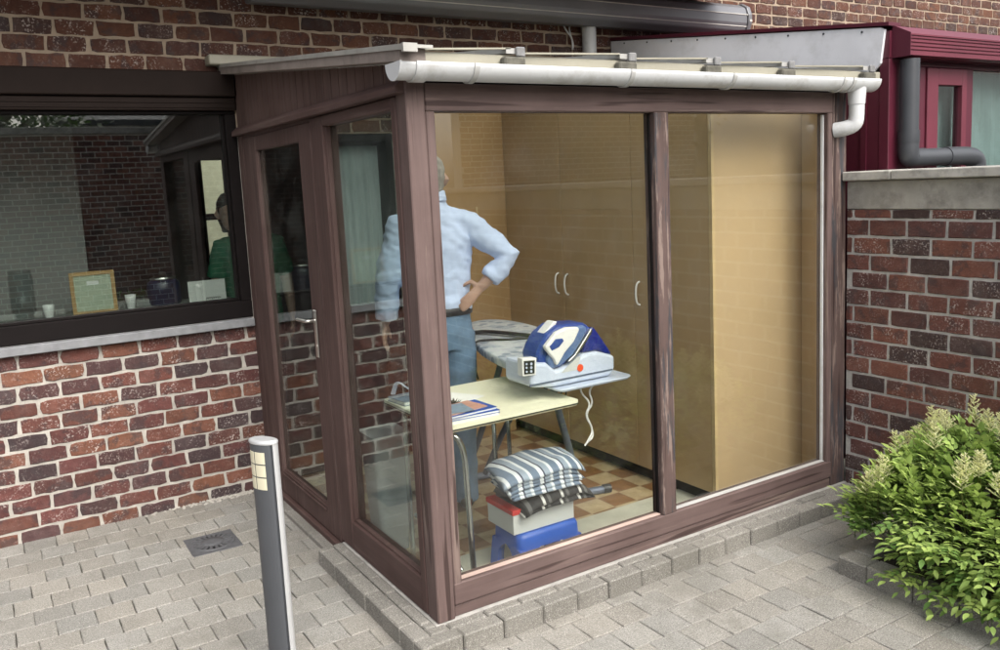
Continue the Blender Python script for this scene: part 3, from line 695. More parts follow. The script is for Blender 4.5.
# floor inside
o = MB().box(.075, 2.44, .09, YW - .003, -.16, ZF).obj('floor', M['tile']); tag(o, kind='structure')
mb = MB(); mb.box(.08, 2.33, .09, .58, ZF, ZF + .004); tag(mb.obj('floor_edge_strip', plain('pale_floor_strip', (.50, .50, .42), .5, var=.15)), kind='structure')
mb = MB(); mb.box(.072, .09, .09, 2.1, -.1, ZF + .01); tag(mb.obj('floor_border', M['mortar_r']), kind='structure')

# ------------------------------------------------------------------ cupboards
M['gap'] = plain('dark_gap', (.09, .06, .03), .8)
cab = empty('tall_cupboard', (2.05, 1.2, ZF), 'row of tall beige cupboards with white bow handles inside the veranda', 'cupboard')
CX, CY, CT = 1.742, .25, 2.085
mb = MB(); mb.box(CX + .02, 2.325, CY + .02, 2.185, .02, CT - .01); mb.obj('carcass', M['gap'], cab)
mb = MB(); mb.box(CX, 2.425, CY, CY + .018, .02, CT, .001); mb.obj('end_panel', M['cab'], cab)
mb = MB(); mb.box(CX - .001, CX + .019, CY - .002, CY - .0002, .02, CT); mb.box(CX - .001, CX - .0002, CY - .002, CY + .018, .02, CT); mb.obj('edge_strip', M['cab_edge'], cab)
def handle(y):
    mb = MB(); X = CX - .002
    mb.tube(arc_pts([(X, y, 1.085), (X - .022, y, 1.075), (X - .03, y, 1.02), (X - .022, y, .965), (X, y, .955)], 2), .0055, 10); return mb
for a, b, hy in ((.272, .848, .80), (.853, 1.515, 1.468), (1.520, 2.183, 1.567)):
    dr = MB().box(CX, CX + .0185, a, b, .02, CT - .003, .002).obj('door', M['cab_door'], cab)
    handle(hy).obj('handle', M['white'], dr)
MB().box(2.404, 2.444, .092, CY - .003, ZF, 2.08).obj('infill_panel', M['cab'], cab)
mb = MB(); mb.box(CX + .05, 2.325, CY + .04, 2.185, ZF, .019); mb.obj('plinth', M['black'], cab)
mb = MB(); mb.box(CX + .004, 2.32, 1.0, 2.185, CT, 2.20); mb.obj('top_filler', M['cab_door'], cab)
o = MB().box(1.235, CX - .002, 2.150, 2.186, ZF, 2.30, .002).obj('back_panel', plain('tan_panel', (.38, .245, .115), .5, var=.05)); tag(o, 'plain tan panel on the back wall beside the tall cupboards', 'panel')
mb = MB(); mb.box(1.44, 1.48, 2.142, 2.149, 1.335, 1.35, .002); mb.obj('latch', M['cab_edge'], o); mb = MB(); mb.box(1.5, 1.515, 2.143, 2.149, 1.44, 1.51, .002); mb.obj('latch', M['cab_edge'], o)

# ------------------------------------------------------------------ table and what lies on it
TX0, TX1, TY0, TY1, TZ = .175, .835, .165, .79, .70
tab = empty('folding_table', (.5, .47, ZF), 'small cream topped table with chrome tube legs behind the front window', 'table')
def rrect(x0, x1, y0, y1, r, z, n=5):
    pts = []
    for cx, cy, a0 in ((x1 - r, y1 - r, 0), (x0 + r, y1 - r, PI / 2), (x0 + r, y0 + r, PI), (x1 - r, y0 + r, 1.5 * PI)):
        for i in range(n + 1): a = a0 + PI / 2 * i / n; pts.append((cx + r * math.cos(a), cy + r * math.sin(a), z))
    return pts
MB().prism(rrect(TX0, TX1, TY0, TY1, .02, TZ - .012), (0, 0, .012)).obj('tabletop', M['tabletop'], tab)
MB().prism(rrect(TX0 - .002, TX1 + .002, TY0 - .002, TY1 + .002, .022, TZ - .0165), (0, 0, .0043)).obj('edge_band', M['black'], tab)
MB().prism(rrect(TX0 + .003, TX1 - .003, TY0 + .003, TY1 - .003, .02, TZ - .024), (0, 0, .0072)).obj('underboard', plain('underboard', (.40, .36, .25), .7), tab)
for x, ya, yb2 in ((.225, .20, .70),):
    mb = MB(); mb.tube(arc_pts([(x + .055, ya, ZF), (x + .045, ya, .40), (x + .04, ya, .60), (x - .01, ya + .01, TZ - .035), (x + .02, ya + .12, TZ - .035)], 2), .0125, 12)
    mb.obj('leg', M['chrome'], tab)
    mb = MB(); mb.tube(arc_pts([(x + .01, yb2, ZF), (x + .01, yb2, .60), (x + .012, yb2 - .02, TZ - .036), (x + .02, yb2 - .2, TZ - .036)], 2), .0125, 12); mb.obj('leg', M['chrome'], tab)
    mb = MB(); mb.tube(arc_pts([(x + .02, ya + .04, .05), (x - .005, ya + .14, .14), (x + .0, ya + .25, .17), (x + .01, yb2 - .05, .17)], 2), .009, 10); mb.obj('brace', M['chrome'], tab)
for x, y in ((.62, .56), (.735, .62)):
    mb = MB(); mb.tube([(x + .012, y, ZF), (x, y, TZ - .025)], .0105, 12); mb.obj('leg', M['chrome'], tab)
def folder(x0, x1, y0, y1, z, h, rot, m, name, label, cat, m2=None):
    mb = MB(); c = Vector(((x0 + x1) / 2, (y0 + y1) / 2, 0)); ro = Matrix.Rotation(rot, 3, 'Z')
    mb.box(x0, x1, y0, y1, z, z + h * .16, .0008); mb.box(x0, x1, y0, y1, z + h * .84, z + h, .0008); mb.box(x0 + .003, x1 - .003, y0 + .003, y1 - .004, z + h * .161, z + h * .839, 0, 1)
    mb.v = [tuple(ro @ (Vector(p) - c) + c) for p in mb.v]
    return tag(mb.obj(name, [M[m], M[m2 or 'paper']]), label, cat)
folder(.19, .44, .195, .375, TZ + .0005, .008, .03, 'paper', 'paper_stack', 'flat white paper pad at the bottom of the pile on the table', 'paper')
folder(.20, .45, .205, .38, TZ + .009, .012, -.05, 'blue', 'folder', 'lower blue folder in the pile on the cream table', 'folder')
folder(.19, .435, .205, .375, TZ + .0215, .011, .06, 'blue', 'folder', 'upper blue folder in the pile on the cream table', 'folder')
folder(.195, .40, .22, .36, TZ + .033, .004, .16, 'pinkcard', 'brochure', 'pinkish brochure lying on top of the blue folders', 'brochure') if 'pinkcard' in M else None
M['pinkcard'] = plain('pink_card', (.48, .25, .19), .6, var=.15, vs=30)
folder(.195, .40, .22, .36, TZ + .033, .004, .16, 'pinkcard', 'brochure', 'pinkish brochure lying on top of the blue folders', 'brochure')
M['greycard'] = plain('grey_blue_card', (.19, .25, .32), .5, var=.2, vs=30)
folder(.185, .335, .215, .35, TZ + .0375, .003, -.1, 'greycard', 'booklet', 'small grey blue booklet on top of the pile on the table', 'booklet')
folder(.30, .52, .45, .66, TZ + .0006, .002, .5, 'paper', 'sheet_of_paper', 'loose white sheet lying on the cream table top', 'paper')
folder(.185, .30, .60, .75, TZ + .0006, .02, .1, 'greycard', 'book', 'grey book on the left end of the cream table', 'book')
mb = MB(); mb.tube(arc_pts([(.20, .73, TZ + .03), (.21, .70, TZ + .10), (.245, .66, TZ + .06), (.29, .62, TZ + .032)], 2), .012, 10, flat=.3); tag(mb.obj('shoehorn', M['white2']), 'curved white plastic strip standing on the book at the table end', 'strip')
# dark dried flower tuft on the folders
mb = MB(); rr = random.Random(3)
for i in range(90):
    a = rr.uniform(0, 2 * PI); e = rr.uniform(.1, 1.4); d = Vector((math.cos(a) * math.cos(e), math.sin(a) * math.cos(e), math.sin(e))); l = rr.uniform(.025, .05)
    p = Vector((.345, .42, TZ + .002)); mb.tube([p, p + d * l * .6, p + d * l + Vector((0, 0, -.004))], [.0022, .003, .0008], 5)
tag(mb.obj('hair_brush', plain('dark_brown_bristle', (.03, .022, .012), .8)), 'dark bristly brush head lying on the table beside the folders', 'brush')
# pale bin under the table
t = empty('plastic_bin', (.21, .90, ZF), 'tall grey plastic bin standing by the side window behind the table', 'bin')
mb = MB(); mb.loft([rrect(.12 + .02 * (1 - k), .30 - .02 * (1 - k), .80 + .02 * (1 - k), .99 - .02 * (1 - k), .03, ZF + .56 * k) for k in (0, .5, 1)]); mb.obj('body', M['bin'], t)
MB().prism(rrect(.113, .307, .793, .997, .03, ZF + .561), (0, 0, .02)).obj('lid', M['bin'], t)

# ------------------------------------------------------------------ stool, box and clothes
st = empty('step_stool', (.65, .28, ZF), 'blue plastic step stool on the tiled floor behind the front window', 'stool')
sx0, sx1, sy0, sy1, sz = .49, .81, .165, .385, .16
mb = MB()
def ringr(e, z, r=.035): return rrect(sx0 - e, sx1 + e, sy0 - e, sy1 + e, r, z, 4)
mb.loft([ringr(-.012, sz), ringr(-.004, sz - .006), ringr(.002, sz - .02), ringr(.004, sz - .07)], caps=False); mb.add(ringr(-.012, sz), [list(range(len(ringr(0, 0))))])
mb.obj('seat', M['blue'], st)
for ix in (0, 1):
    for iy in (0, 1):
        ax = sx0 - .004 if ix == 0 else sx1 + .004; ay = sy0 - .004 if iy == 0 else sy1 + .004; dx = 1 if ix == 0 else -1; dy = 1 if iy == 0 else -1
        mb = MB(); mb.loft([[(ax - dx * o_, ay - dy * o_, z), (ax + dx * w, ay - dy * o_, z), (ax + dx * w, ay + dy * .012, z), (ax + dx * .012, ay + dy * .012, z), (ax + dx * .012, ay + dy * w, z), (ax - dx * o_, ay + dy * w, z)] for z, w, o_ in ((ZF, .045, .012), (.0, .05, .008), (.05, .058, .004), (.075, .08, .001), (.092, .11, 0))], smooth=False); mb.obj('leg', M['blue'], st)
t = empty('cardboard_box', (.63, .29, sz), 'pale shoe box with a red lid standing on the blue stool', 'box')
mb = MB(); mb.box(.475, .795, .185, .40, sz + .001, sz + .105, .002); mb.obj('carton', M['box'], t)
mb = MB(); mb.box(.470, .800, .18, .405, sz + .090, sz + .112, .002); mb.obj('lid', M['red'], t)
def garment(x0, x1, y0, y1, z, h, m, seed, name, label, layers=3, droop=.0, skew=0):
    """folded cloth: thin layers with rounded fold edges, sagging over what lies below"""
    mb = MB(); rr = random.Random(seed); nx, ny = 30, 18; t = h / layers
    for k in range(layers):
        zl = z + t * k; a0, a1, b0, b1 = (rr.uniform(-.022, .012) for _ in range(4)); ph = rr.uniform(0, 9)
        def pt(i, j, top):
            u, v = i / nx * 2 - 1, j / ny * 2 - 1
            u = math.copysign(abs(u) ** .7, u); v = math.copysign(abs(v) ** .7, v)
            e = (max(0, 1 - abs(u) ** 14) * max(0, 1 - abs(v) ** 10)) ** .5
            X0, X1, Y0, Y1 = x0 + a0, x1 - a1, y0 + b0, y1 - b1
            x = (X0 + X1) / 2 + u * (X1 - X0) / 2 + skew * v; y = (Y0 + Y1) / 2 + v * (Y1 - Y0) / 2
            q = noise.noise(Vector((x * 6, y * 6, ph))) * .012 + noise.noise(Vector((x * 17, y * 17, ph + k))) * .005
            edge = max(0, abs(u) - .6) / .4; front = max(0, -v - .45) / .55
            sag = -(droop * (edge ** 2 + front ** 2)) * (k + 1) / layers
            c = .35 * t * noise.noise(Vector((x * 4, y * 4, ph + 20)))
            return (x + q * .5, y + q * .4, zl + t * .5 + (t * .56 if top else -t * .5) * e + q * (.3 + .7 * k / layers) + sag + c + .009 * (1 - u * u) * (k + 1) / layers)
        vs = [pt(i, j, tp) for tp in (True, False) for i in range(nx + 1) for j in range(ny + 1)]; n0 = (nx + 1) * (ny + 1); fs = []
        for i in range(nx):
            for j in range(ny):
                a = i * (ny + 1) + j; fs += [(a, a + 1, a + ny + 2, a + ny + 1), (n0 + a, n0 + a + ny + 1, n0 + a + ny + 2, n0 + a + 1)]
        for i in range(nx):
            for j in (0, ny): a = i * (ny + 1) + j; fs.append((a, a + ny + 1, n0 + a + ny + 1, n0 + a))
        for j in range(ny):
            for i in (0, nx): a = i * (ny + 1) + j; fs.append((a, a + 1, n0 + a + 1, n0 + a))
        mb.add(vs, fs, 0, True)
    return tag(mb.obj(name, M[m]), label, 'clothes')
garment(.52, .865, .145, .40, sz + .100, .060, 'bw', 4, 'folded_garment', 'black and white garment folded under the striped clothes on the box', 3, .03)
garment(.465, .85, .15, .40, sz + .165, .105, 'stripe', 2, 'folded_shirt', 'blue grey and white striped shirts folded on top of the pile on the stool', 5, .02, .03)

# ------------------------------------------------------------------ ironing board and steam iron
brd = empty('ironing_board', (1.1, 1.0, ZF), 'ironing board with patterned grey cover on slate grey tube legs', 'ironing board')
BZ = .82
outl = [(.735, .52), (.752, .69), (.80, .92), (.885, 1.17), (1.01, 1.45), (1.12, 1.66), (1.20, 1.77), (1.29, 1.80), (1.37, 1.76), (1.41, 1.66), (1.415, 1.45), (1.38, 1.2), (1.30, .92), (1.21, .62), (1.17, .47), (.95, .46), (.78, .48)]
oc = arc_pts([(x, y, 0) for x, y in outl] + [(*outl[0], 0)], 1)[1:-1]
mb = MB(); ce = Vector((1.07, 1.1, 0))
mb.loft([[(p.x + (ce.x - p.x) * k, p.y + (ce.y - p.y) * k, z) for p in oc] for z, k in ((BZ - .045, .03), (BZ - .04, 0), (BZ - .012, -.004), (BZ - .003, .01), (BZ, .04), (BZ + .001, .4))]); mb.obj('board', M['cover'], brd)
mb = MB(); mb.prism([(.80, .62, BZ - .09), (.80, .40, BZ - .09), (1.17, .40, BZ - .09), (1.25, .62, BZ - .09)], (0, 0, .042)); mb.obj('end_bracket', M['white2'], brd, bevel=.012)
mb = MB(); mb.prism(rrect(.765, 1.17, .205, .50, .04, .735), (0, 0, .014)); mb.prism(rrect(.757, 1.178, .197, .508, .045, .742), (0, 0, .008)); mb.obj('iron_rest', M['white2'], brd, bevel=.003)
mb = MB(); mb.tube([(.80, .50, .745), (.80, .56, BZ - .07)], .012, 10); mb.obj('rest_arm', M['grey_tube'], brd); mb = MB(); mb.tube([(1.12, .50, .745), (1.14, .56, BZ - .07)], .012, 10); mb.obj('rest_arm', M['grey_tube'], brd)
mb = MB(); mb.tube([(.79, .535, .80), (.772, .515, .80)], .032, 16); mb.obj('knob', M['white2'], brd)
def bar(pts, r, name, m='grey_tube'): MB().tube(arc_pts(pts, 2), r, 14).obj(name, M[m], brd)
bar([(1.47, .79, ZF + .022), (.93, .94, ZF + .022)], .021, 'foot_bar'); bar([(1.31, 1.35, ZF + .022), (.80, 1.49, ZF + .022)], .021, 'foot_bar')
for p in ((1.46, .793), (.945, .936), (1.30, 1.353), (.81, 1.487)):
    dd = Vector((.54, -.15, 0)).normalized() * .022; q = Vector((*p, ZF + .024)); MB().tube([q - dd, q + dd], .0245, 14).obj('foot_cap', M['pipe'], brd)
bar([(1.30, .84, ZF + .03), (1.235, .80, .20), (1.07, .68, .52), (.96, .58, BZ - .05)], .019, 'leg')
bar([(1.05, 1.42, ZF + .03), (1.07, 1.2, .3), (1.13, .85, BZ - .05)], .017, 'leg'); bar([(.93, 1.45, ZF + .03), (.92, 1.2, .3), (.93, .95, BZ - .05)], .017, 'leg')
mb = MB()
for a in range(3):
    mb.tube(arc_pts([(1.0 + .02 * a, .6, .72), (1.02 + .03 * a, .58, .62 - .02 * a), (.95 - .02 * a, .62, .58), (.99, .62, .70)], 2), .004, 8)
tag(mb.obj('hanging_cord', M['black']), 'black looped cord hanging below the ironing board end', 'cord')
mb = MB(); mb.tube(arc_pts([(.985, 1.36, BZ + .012), (1.04, 1.30, BZ + .02), (1.12, 1.06, BZ + .02), (1.20, .92, BZ + .012)], 2), .02, 10, flat=.5)
tag(mb.obj('black_strap', M['black']), 'black strap lying along the ironing board cover', 'strap')
mb = MB(); mb.tube(arc_pts([(1.30, .80, BZ + .006), (1.22, .98, BZ + .008), (1.05, 1.02, BZ + .008), (.93, 1.12, BZ + .01), (.865, 1.14, BZ + .005), (.835, 1.12, BZ - .08), (.86, 1.12, .66), (.88, 1.14, .62)], 3), .006, 8)
tag(mb.obj('iron_cable', M['black']), 'thin black cable crossing the ironing board and hanging at its edge', 'cable')
# steam station
def mp(x, z, Y=.30):      # measured on plane Y=.2, carried to plane Y
    k = (2.79 + Y) / 2.99; return (-1.3436 + (x + 1.3436) * k, z * 1.0 if False else 1.66 + (z - 1.66) * k)
gen = empty('steam_generator', (.95, .35, .75), 'white steam iron station with blue water tank on the board end', 'steam station')
YF, YB = .245, .46
def slab(pts, y0, y1, name, m, parent, bev=.008, Y=.26):
    P2 = [mp(x, z, Y) for x, z in pts]
    return MB().prism([(x, y0, z) for x, z in P2], (0, y1 - y0, 0)).obj(name, M[m], parent, bevel=bev)
slab([(.602, .895), (.684, .885), (.73, .845), (.80, .855), (.885, .895), (.96, .895), (1.056, .862), (1.054, .80), (1.03, .772), (.73, .772), (.62, .785), (.596, .80)], YF, YB, 'body', 'white2', gen, .014)
slab([(.885, .897), (.936, 1.005), (.955, 1.003), (.99, .955), (1.043, .880), (1.046, .864), (.96, .897)], YF + .012, YB - .01, 'water_tank', 'tank', gen, .01)
pn = slab([(.566, .920), (.640, .913), (.634, .838), (.566, .842)], YF - .012, YF + .03, 'control_panel', 'white', gen, .004, .235)
slab([(.575, .908), (.630, .903), (.626, .846), (.573, .850)], YF - .0135, YF - .008, 'screen', 'black', pn, 0, .233)
for i, (a, b) in enumerate(((.588, .893), (.612, .890), (.587, .877), (.611, .874), (.587, .860), (.610, .858))):
    x, z = mp(a, b, .231); MB().tube([(x, YF - .0165, z), (x, YF - .013, z)], .0058 if i % 2 else .0045, 10).obj('button', M['white2'], pn)
x, z = mp(.868, .833, .245); MB().tube([(x, YF - .004, z), (x, YF + .005, z)], .0165, 20).obj('emblem', M['emblem'], gen)
slab([(.765, .826), (.862, .886), (.872, .880), (.85, .826)], YF - .002, YF + .004, 'vent_panel', 'box', gen, 0, .245)
slab([(.60, .800), (1.05, .800), (1.05, .793), (.60, .791)], YF - .002, YF + .004, 'seam', 'grey_tube', gen, 0, .245)
irn = empty('steam_iron', (.95, .34, .85), 'blue and white steam iron resting tilted on its station', 'iron')
slab([(.640, .915), (.668, .965), (.70, 1.005), (.756, 1.037), (.83, 1.036), (.902, 1.030), (.938, 1.008), (.93, .985), (.899, .945), (.86, .905), (.82, .875), (.76, .848), (.705, .838), (.66, .872)], YF + .02, YF + .16, 'body', 'blue2', irn, .02, .27)
slab([(.690, .895), (.745, .985), (.80, 1.015), (.895, 1.022), (.915, 1.005), (.885, .955), (.83, .895), (.76, .858), (.71, .85)], YF + .004, YF + .03, 'skirt', 'blue3', irn, .01, .255)
hd = slab([(.681, .955), (.742, 1.010), (.80, 1.024), (.862, 1.018), (.868, 1.005), (.835, .955), (.785, .915), (.742, .862), (.727, .893), (.69, .938)], YF - .016, YF + .012, 'handle', 'white', irn, .008, .24)
slab([(.702, .953), (.735, .982), (.772, .980), (.779, .968), (.752, .944), (.714, .934)], YF - .018, YF - .012, 'grip_opening', 'blue2', hd, .002, .24)
slab([(.70, 1.005), (.756, 1.052), (.775, 1.050), (.76, 1.03)], YF + .05, YF + .11, 'nozzle', 'white', irn, .005, .27)
slab([(.890, .965), (.925, 1.005), (.934, .992), (.902, .952), (.835, .888), (.80, .868), (.795, .878), (.83, .90)], YF - .001, YF + .10, 'soleplate', 'steel', irn, .004, .262)
c1 = [(.865, .774), (.869, .718), (.915, .665), (.878, .616), (.937, .537), (.887, .491), (.872, .477)]
c2 = [(.974, .765), (.91, .722), (.928, .665), (.885, .622), (.92, .56), (.925, .51), (.885, .488)]
for k, c in enumerate((c1, c2)):
    P2 = [mp(x, z, .305 + .015 * k) for x, z in c]
    MB().tube(arc_pts([(x, .30 + .015 * k + .01 * math.sin(i * 2), z) for i, (x, z) in enumerate(P2)], 3), .0045, 8).obj('power_cord', M['white'], gen)
mb = MB(); mb.tube(arc_pts([(.80, .30, .80), (.765, .27, .86), (.76, .26, .90), (.785, .27, .93), (.82, .29, .93)], 3), .008, 10); mb.obj('hose', M['grey_tube'], gen)

# small things on the floor by the front frame
t = empty('door_stop', (1.10, .18, ZF), 'small grey metal catch lying on the floor left of the mullion', 'catch')
mb = MB(); mb.box(1.06, 1.15, .15, .19, ZF + .0045, ZF + .03, .008); mb.obj('base', M['steel'], t); mb = MB(); mb.box(1.065, 1.08, .152, .188, ZF + .03, ZF + .042, .004); mb.obj('pad', M['black'], t)
t = empty('floor_clamp', (1.33, .17, ZF), 'small pale clamp lying on the floor right of the mullion', 'clamp')
mb = MB(); mb.tube(arc_pts([(1.28, .15, ZF + .02), (1.32, .17, ZF + .045), (1.37, .18, ZF + .03), (1.39, .20, ZF + .012)], 2), .014, 10); mb.obj('arm', M['box'], t); mb = MB(); mb.tube([(1.275, .15, ZF + .006), (1.285, .17, ZF + .05)], .006, 8); mb.obj('lever', M['black'], t)

# ------------------------------------------------------------------ people
def solid(name, mb, mat, parent, vox=.008, smooth=6, disp=None):
    """fuse overlapping volumes into one continuous surface"""
    me = bpy.data.meshes.new(name); me.from_pydata(mb.v, [], mb.f)
    bm = bmesh.new(); bm.from_mesh(me); bmesh.ops.remove_doubles(bm, verts=bm.verts[:], dist=1e-6); bmesh.ops.recalc_face_normals(bm, faces=bm.faces[:]); bm.to_mesh(me); bm.free()
    tmp = bpy.data.objects.new('tmp', me); col.objects.link(tmp)
    r = tmp.modifiers.new('r', 'REMESH'); r.mode = 'VOXEL'; r.voxel_size = vox
    s = tmp.modifiers.new('s', 'SMOOTH'); s.iterations = smooth; s.factor = .5
    ev = tmp.evaluated_get(bpy.context.evaluated_depsgraph_get())
    out = bpy.data.meshes.new_from_object(ev); bpy.data.objects.remove(tmp)
    if disp:
        bm = bmesh.new(); bm.from_mesh(out); bm.normal_update()
        for v in bm.verts: v.co += v.normal * disp(v.co)
        bm.to_mesh(out); bm.free()
    out.materials.clear(); out.materials.append(mat)
    out.polygons.foreach_set('use_smooth', [True] * len(out.polygons))
    return link(name, out, parent)
class Frame:
    def __init__(s, p0, rt, fw): s.p, s.r, s.f = Vector(p0), Vector(rt), Vector(fw)
    def __call__(s, r, z, d=0): return s.p + s.r * r + s.f * d + Vector((0, 0, z))
def ell(F, r, z, d, a, b, n=20): return [F(r + a * math.cos(2 * PI * j / n), z, d + b * math.sin(2 * PI * j / n)) for j in range(n)]
def torso(mb, F, secs): mb.loft([ell(F, *s) for s in secs])
def head(mb, F, r, z, d, turn=0):
    """z = chin-to-crown centre"""
    mb.loft([ell(F, r, z + dz, d + dd, a, b) for dz, dd, a, b in ((-.115, .03, .028, .035), (-.10, .025, .045, .06), (-.07, .012, .058, .078), (-.02, .0, .068, .09), (.03, -.004, .074, .097), (.07, -.006, .068, .088), (.10, -.008, .045, .06), (.116, -.01, .015, .02))])
    mb.tube([F(r, z + .0, d + .085), F(r, z - .035, d + .112), F(r, z - .045, d + .09)], [.008, .014, .012], 8)   # nose
    mb.ball(F(r, z - .068, d + .088), .02, .02, .008, 10, 6)                                                     # lips
    for s_ in (-1, 1): mb.tube([F(r + s_ * .072, z + .022, d - .006), F(r + s_ * .090, z - .01, d - .016), F(r + s_ * .074, z - .042, d - .004)], [.012, .016, .010], 8)
    for s_ in (-1, 1): mb.ball(F(r + s_ * .03, z - .002, d + .078), .014, .014, .011, 10, 6)
def hand(mb, wrist, palm_dir, across, normal, curl=.25, L=.18):
    w, p, a, nn = Vector(wrist), Vector(palm_dir).normalized(), Vector(across).normalized(), Vector(normal).normalized()
    k = L / .19
    mb.tube([w - p * .02, w + p * .03 * k, w + p * .075 * k, w + p * .098 * k], [.026, .036, .042, .036], 12, flat=.42) if False else None
    rings = []
    for t_, ww, th in ((-.02, .027, .02), (.02, .033, .017), (.06, .041, .015), (.09, .040, .012)):
        c = w + p * t_ * k; rings.append([c + a * (ww * math.cos(2 * PI * j / 12)) + nn * (th * math.sin(2 * PI * j / 12)) for j in range(12)])
    mb.loft(rings)
    for i, (off, ln) in enumerate(((.030, .070), (.010, .080), (-.010, .074), (-.029, .058))):
        b = w + p * .082 * k + a * off; d1 = p + a * off * 1.5; q1 = b + (d1 - nn * curl * .3).normalized() * ln * .42 * k
        q2 = q1 + (d1 - nn * curl * 1.4).normalized() * ln * .34 * k; q3 = q2 + (d1 - nn * curl * 2.4).normalized() * ln * .3 * k
        mb.tube([b, q1, q2, q3], [.0098, .0092, .0085, .0068], 8)
    b = w + p * .025 * k + a * .026; q1 = b + (p * .6 + a * .8 - nn * .2).normalized() * .042 * k; q2 = q1 + (p * .9 + a * .25 - nn * .3).normalized() * .03 * k; q3 = q2 + (p - nn * .4).normalized() * .024 * k
    mb.tube([b, q1, q2, q3], [.015, .0125, .0105, .008], 8)

F = Frame((.66, 1.15, 0), (.89, -.456, 0), (.456, .89, 0))
man = empty('person', (.66, 1.15, ZF), 'man seen from behind in light blue shirt and jeans with one hand on his hip', 'person')
mb = MB()
torso(mb, F, [(.012, .90, 0, .150, .105), (.012, 1.0, 0, .148, .105), (.012, 1.12, .0, .142, .10), (.015, 1.3, .0, .158, .105), (.02, 1.42, .0, .165, .10), (.02, 1.50, -.005, .12, .075), (.012, 1.56, -.005, .062, .06), (.005, 1.62, .01, .055, .058)])
head(mb, F, .002, 1.70, .02)
RS_, RE, RW = F(.185, 1.455, -.005), F(.388, 1.285, -.05), F(.232, 1.135, -.085)
mb.tube([F(.11, 1.47, 0), RS_, RS_ * .5 + RE * .5, RE, RE * .5 + RW * .5, RW], [.06, .055, .047, .042, .036, .026], 12)
hand(mb, RW, F(.165, 1.075, -.105) - RW, Vector((0, 0, 1)), -F.f + F.r * .5, .25)
LS, LE, LW = F(-.155, 1.46, 0), F(-.235, 1.20, -.02), F(-.268, .965, .03)
mb.tube([F(-.08, 1.47, 0), LS, LS * .5 + LE * .5, LE, LE * .5 + LW * .5, LW], [.06, .055, .047, .042, .036, .026], 12)
hand(mb, LW, Vector((-.03, .0, -.2)), F.f * 1.0 + F.r * .1, -F.r, .3)
for s_, fx in ((-1, -.075), (1, .10)):
    mb.tube([F(fx, .92, 0), F(fx + s_ * .005, .70, .0), F(fx + s_ * .005, .45, .01), F(fx, .28, -.01), F(fx, .02, -.01)], [.088, .078, .055, .055, .04], 12)
    mb.tube([F(fx, .0, -.03), F(fx, -.01, .08), F(fx + s_ * .01, -.02, .17)], [.04, .04, .03], 12)
solid('body', mb, M['skin'], man, .0065, 3)
wr = lambda p: .011 * noise.noise(Vector((p.x * 8, p.y * 8, p.z * 12))) + .011 * (.5 - abs(noise.noise(Vector((p.x * 11 + p.z * 7 + 4, p.y * 11, p.z * 15))))) + .005 * noise.noise(Vector((p.x * 30, p.y * 30, p.z * 34)))
mb = MB()
torso(mb, F, [(.012, 1.015, 0, .160, .118), (.012, 1.035, 0, .172, .128), (.010, 1.09, -.004, .172, .130), (.008, 1.2, -.006, .176, .128), (.012, 1.32, -.004, .188, .128), (.02, 1.43, 0, .19, .118), (.02, 1.50, -.004, .135, .09), (.014, 1.555, -.004, .074, .073), (.008, 1.60, .004, .066, .068)])
mb.tube([F(.08, 1.47, 0), F(.19, 1.455, 0), RS_ * .5 + RE * .5, RE, RE * .62 + RW * .38, RE * .3 + RW * .7], [.08, .074, .065, .060, .056, .052], 14)
mb.tube([F(-.05, 1.47, 0), F(-.16, 1.46, 0), LS * .5 + LE * .5, LE, LE * .5 + LW * .5, LE * .12 + LW * .88], [.08, .076, .070, .066, .062, .056], 14)
shirt = solid('shirt', mb, M['shirt'], man, .0085, 2, wr)
mb = MB(); n = 20; mb.loft([ell(F, .008, z, .0, a, a * 1.05, n) for z, a in ((1.585, .078), (1.60, .076), (1.635, .070), (1.637, .064), (1.60, .068))], caps=False); mb.obj('collar', M['shirt'], shirt)
mb = MB()
torso(mb, F, [(.012, .82, 0, .170, .125), (.012, .90, -.005, .172, .13), (.012, .97, -.003, .166, .122), (.012, 1.03, 0, .162, .118)])
for s_, fx in ((-1, -.072), (1, .098)):
    mb.tube([F(fx, .90, 0), F(fx + s_ * .004, .70, .0), F(fx + s_ * .004, .45, .012), F(fx, .25, -.01), F(fx, .02, -.012), F(fx, -.01, -.012)], [.098, .092, .074, .072, .07, .07], 14)
solid('jeans', mb, M['jeans'], man, .010, 4, lambda p: .007 * noise.noise(Vector((p.x * 8, p.y * 8, p.z * 16))))
mb = MB(); mb.loft([ell(F, .012, z, -.001, a, b, 28) for z, a, b in ((1.0, .1715, .1275), (1.002, .175, .131), (1.038, .175, .131), (1.04, .1715, .1275))], caps=False); mb.obj('belt', M['belt'], man)
mb = MB(); mb.loft([ell(F, .002, 1.70 + dz, .02 + dd, a, b) for dz, dd, a, b in ((-.085, -.052, .05, .045), (-.05, -.045, .072, .06), (.0, -.028, .080, .078), (.04, -.014, .083, .098), (.085, -.01, .072, .09), (.112, -.01, .046, .062), (.126, -.01, .012, .02))])
solid('hair', mb, M['grey_hair'], man, .007, 2, lambda p: .005 * noise.noise(p * 45))
mb = MB()
for fx in (-.075, .10): mb.tube([F(fx, -.005, -.09), F(fx, -.01, -.02), F(fx, -.015, .09), F(fx, -.022, .175), F(fx, -.03, .2)], [.03, .046, .046, .036, .02], 14)
solid('shoes', mb, M['shoe'], man, .009, 3)

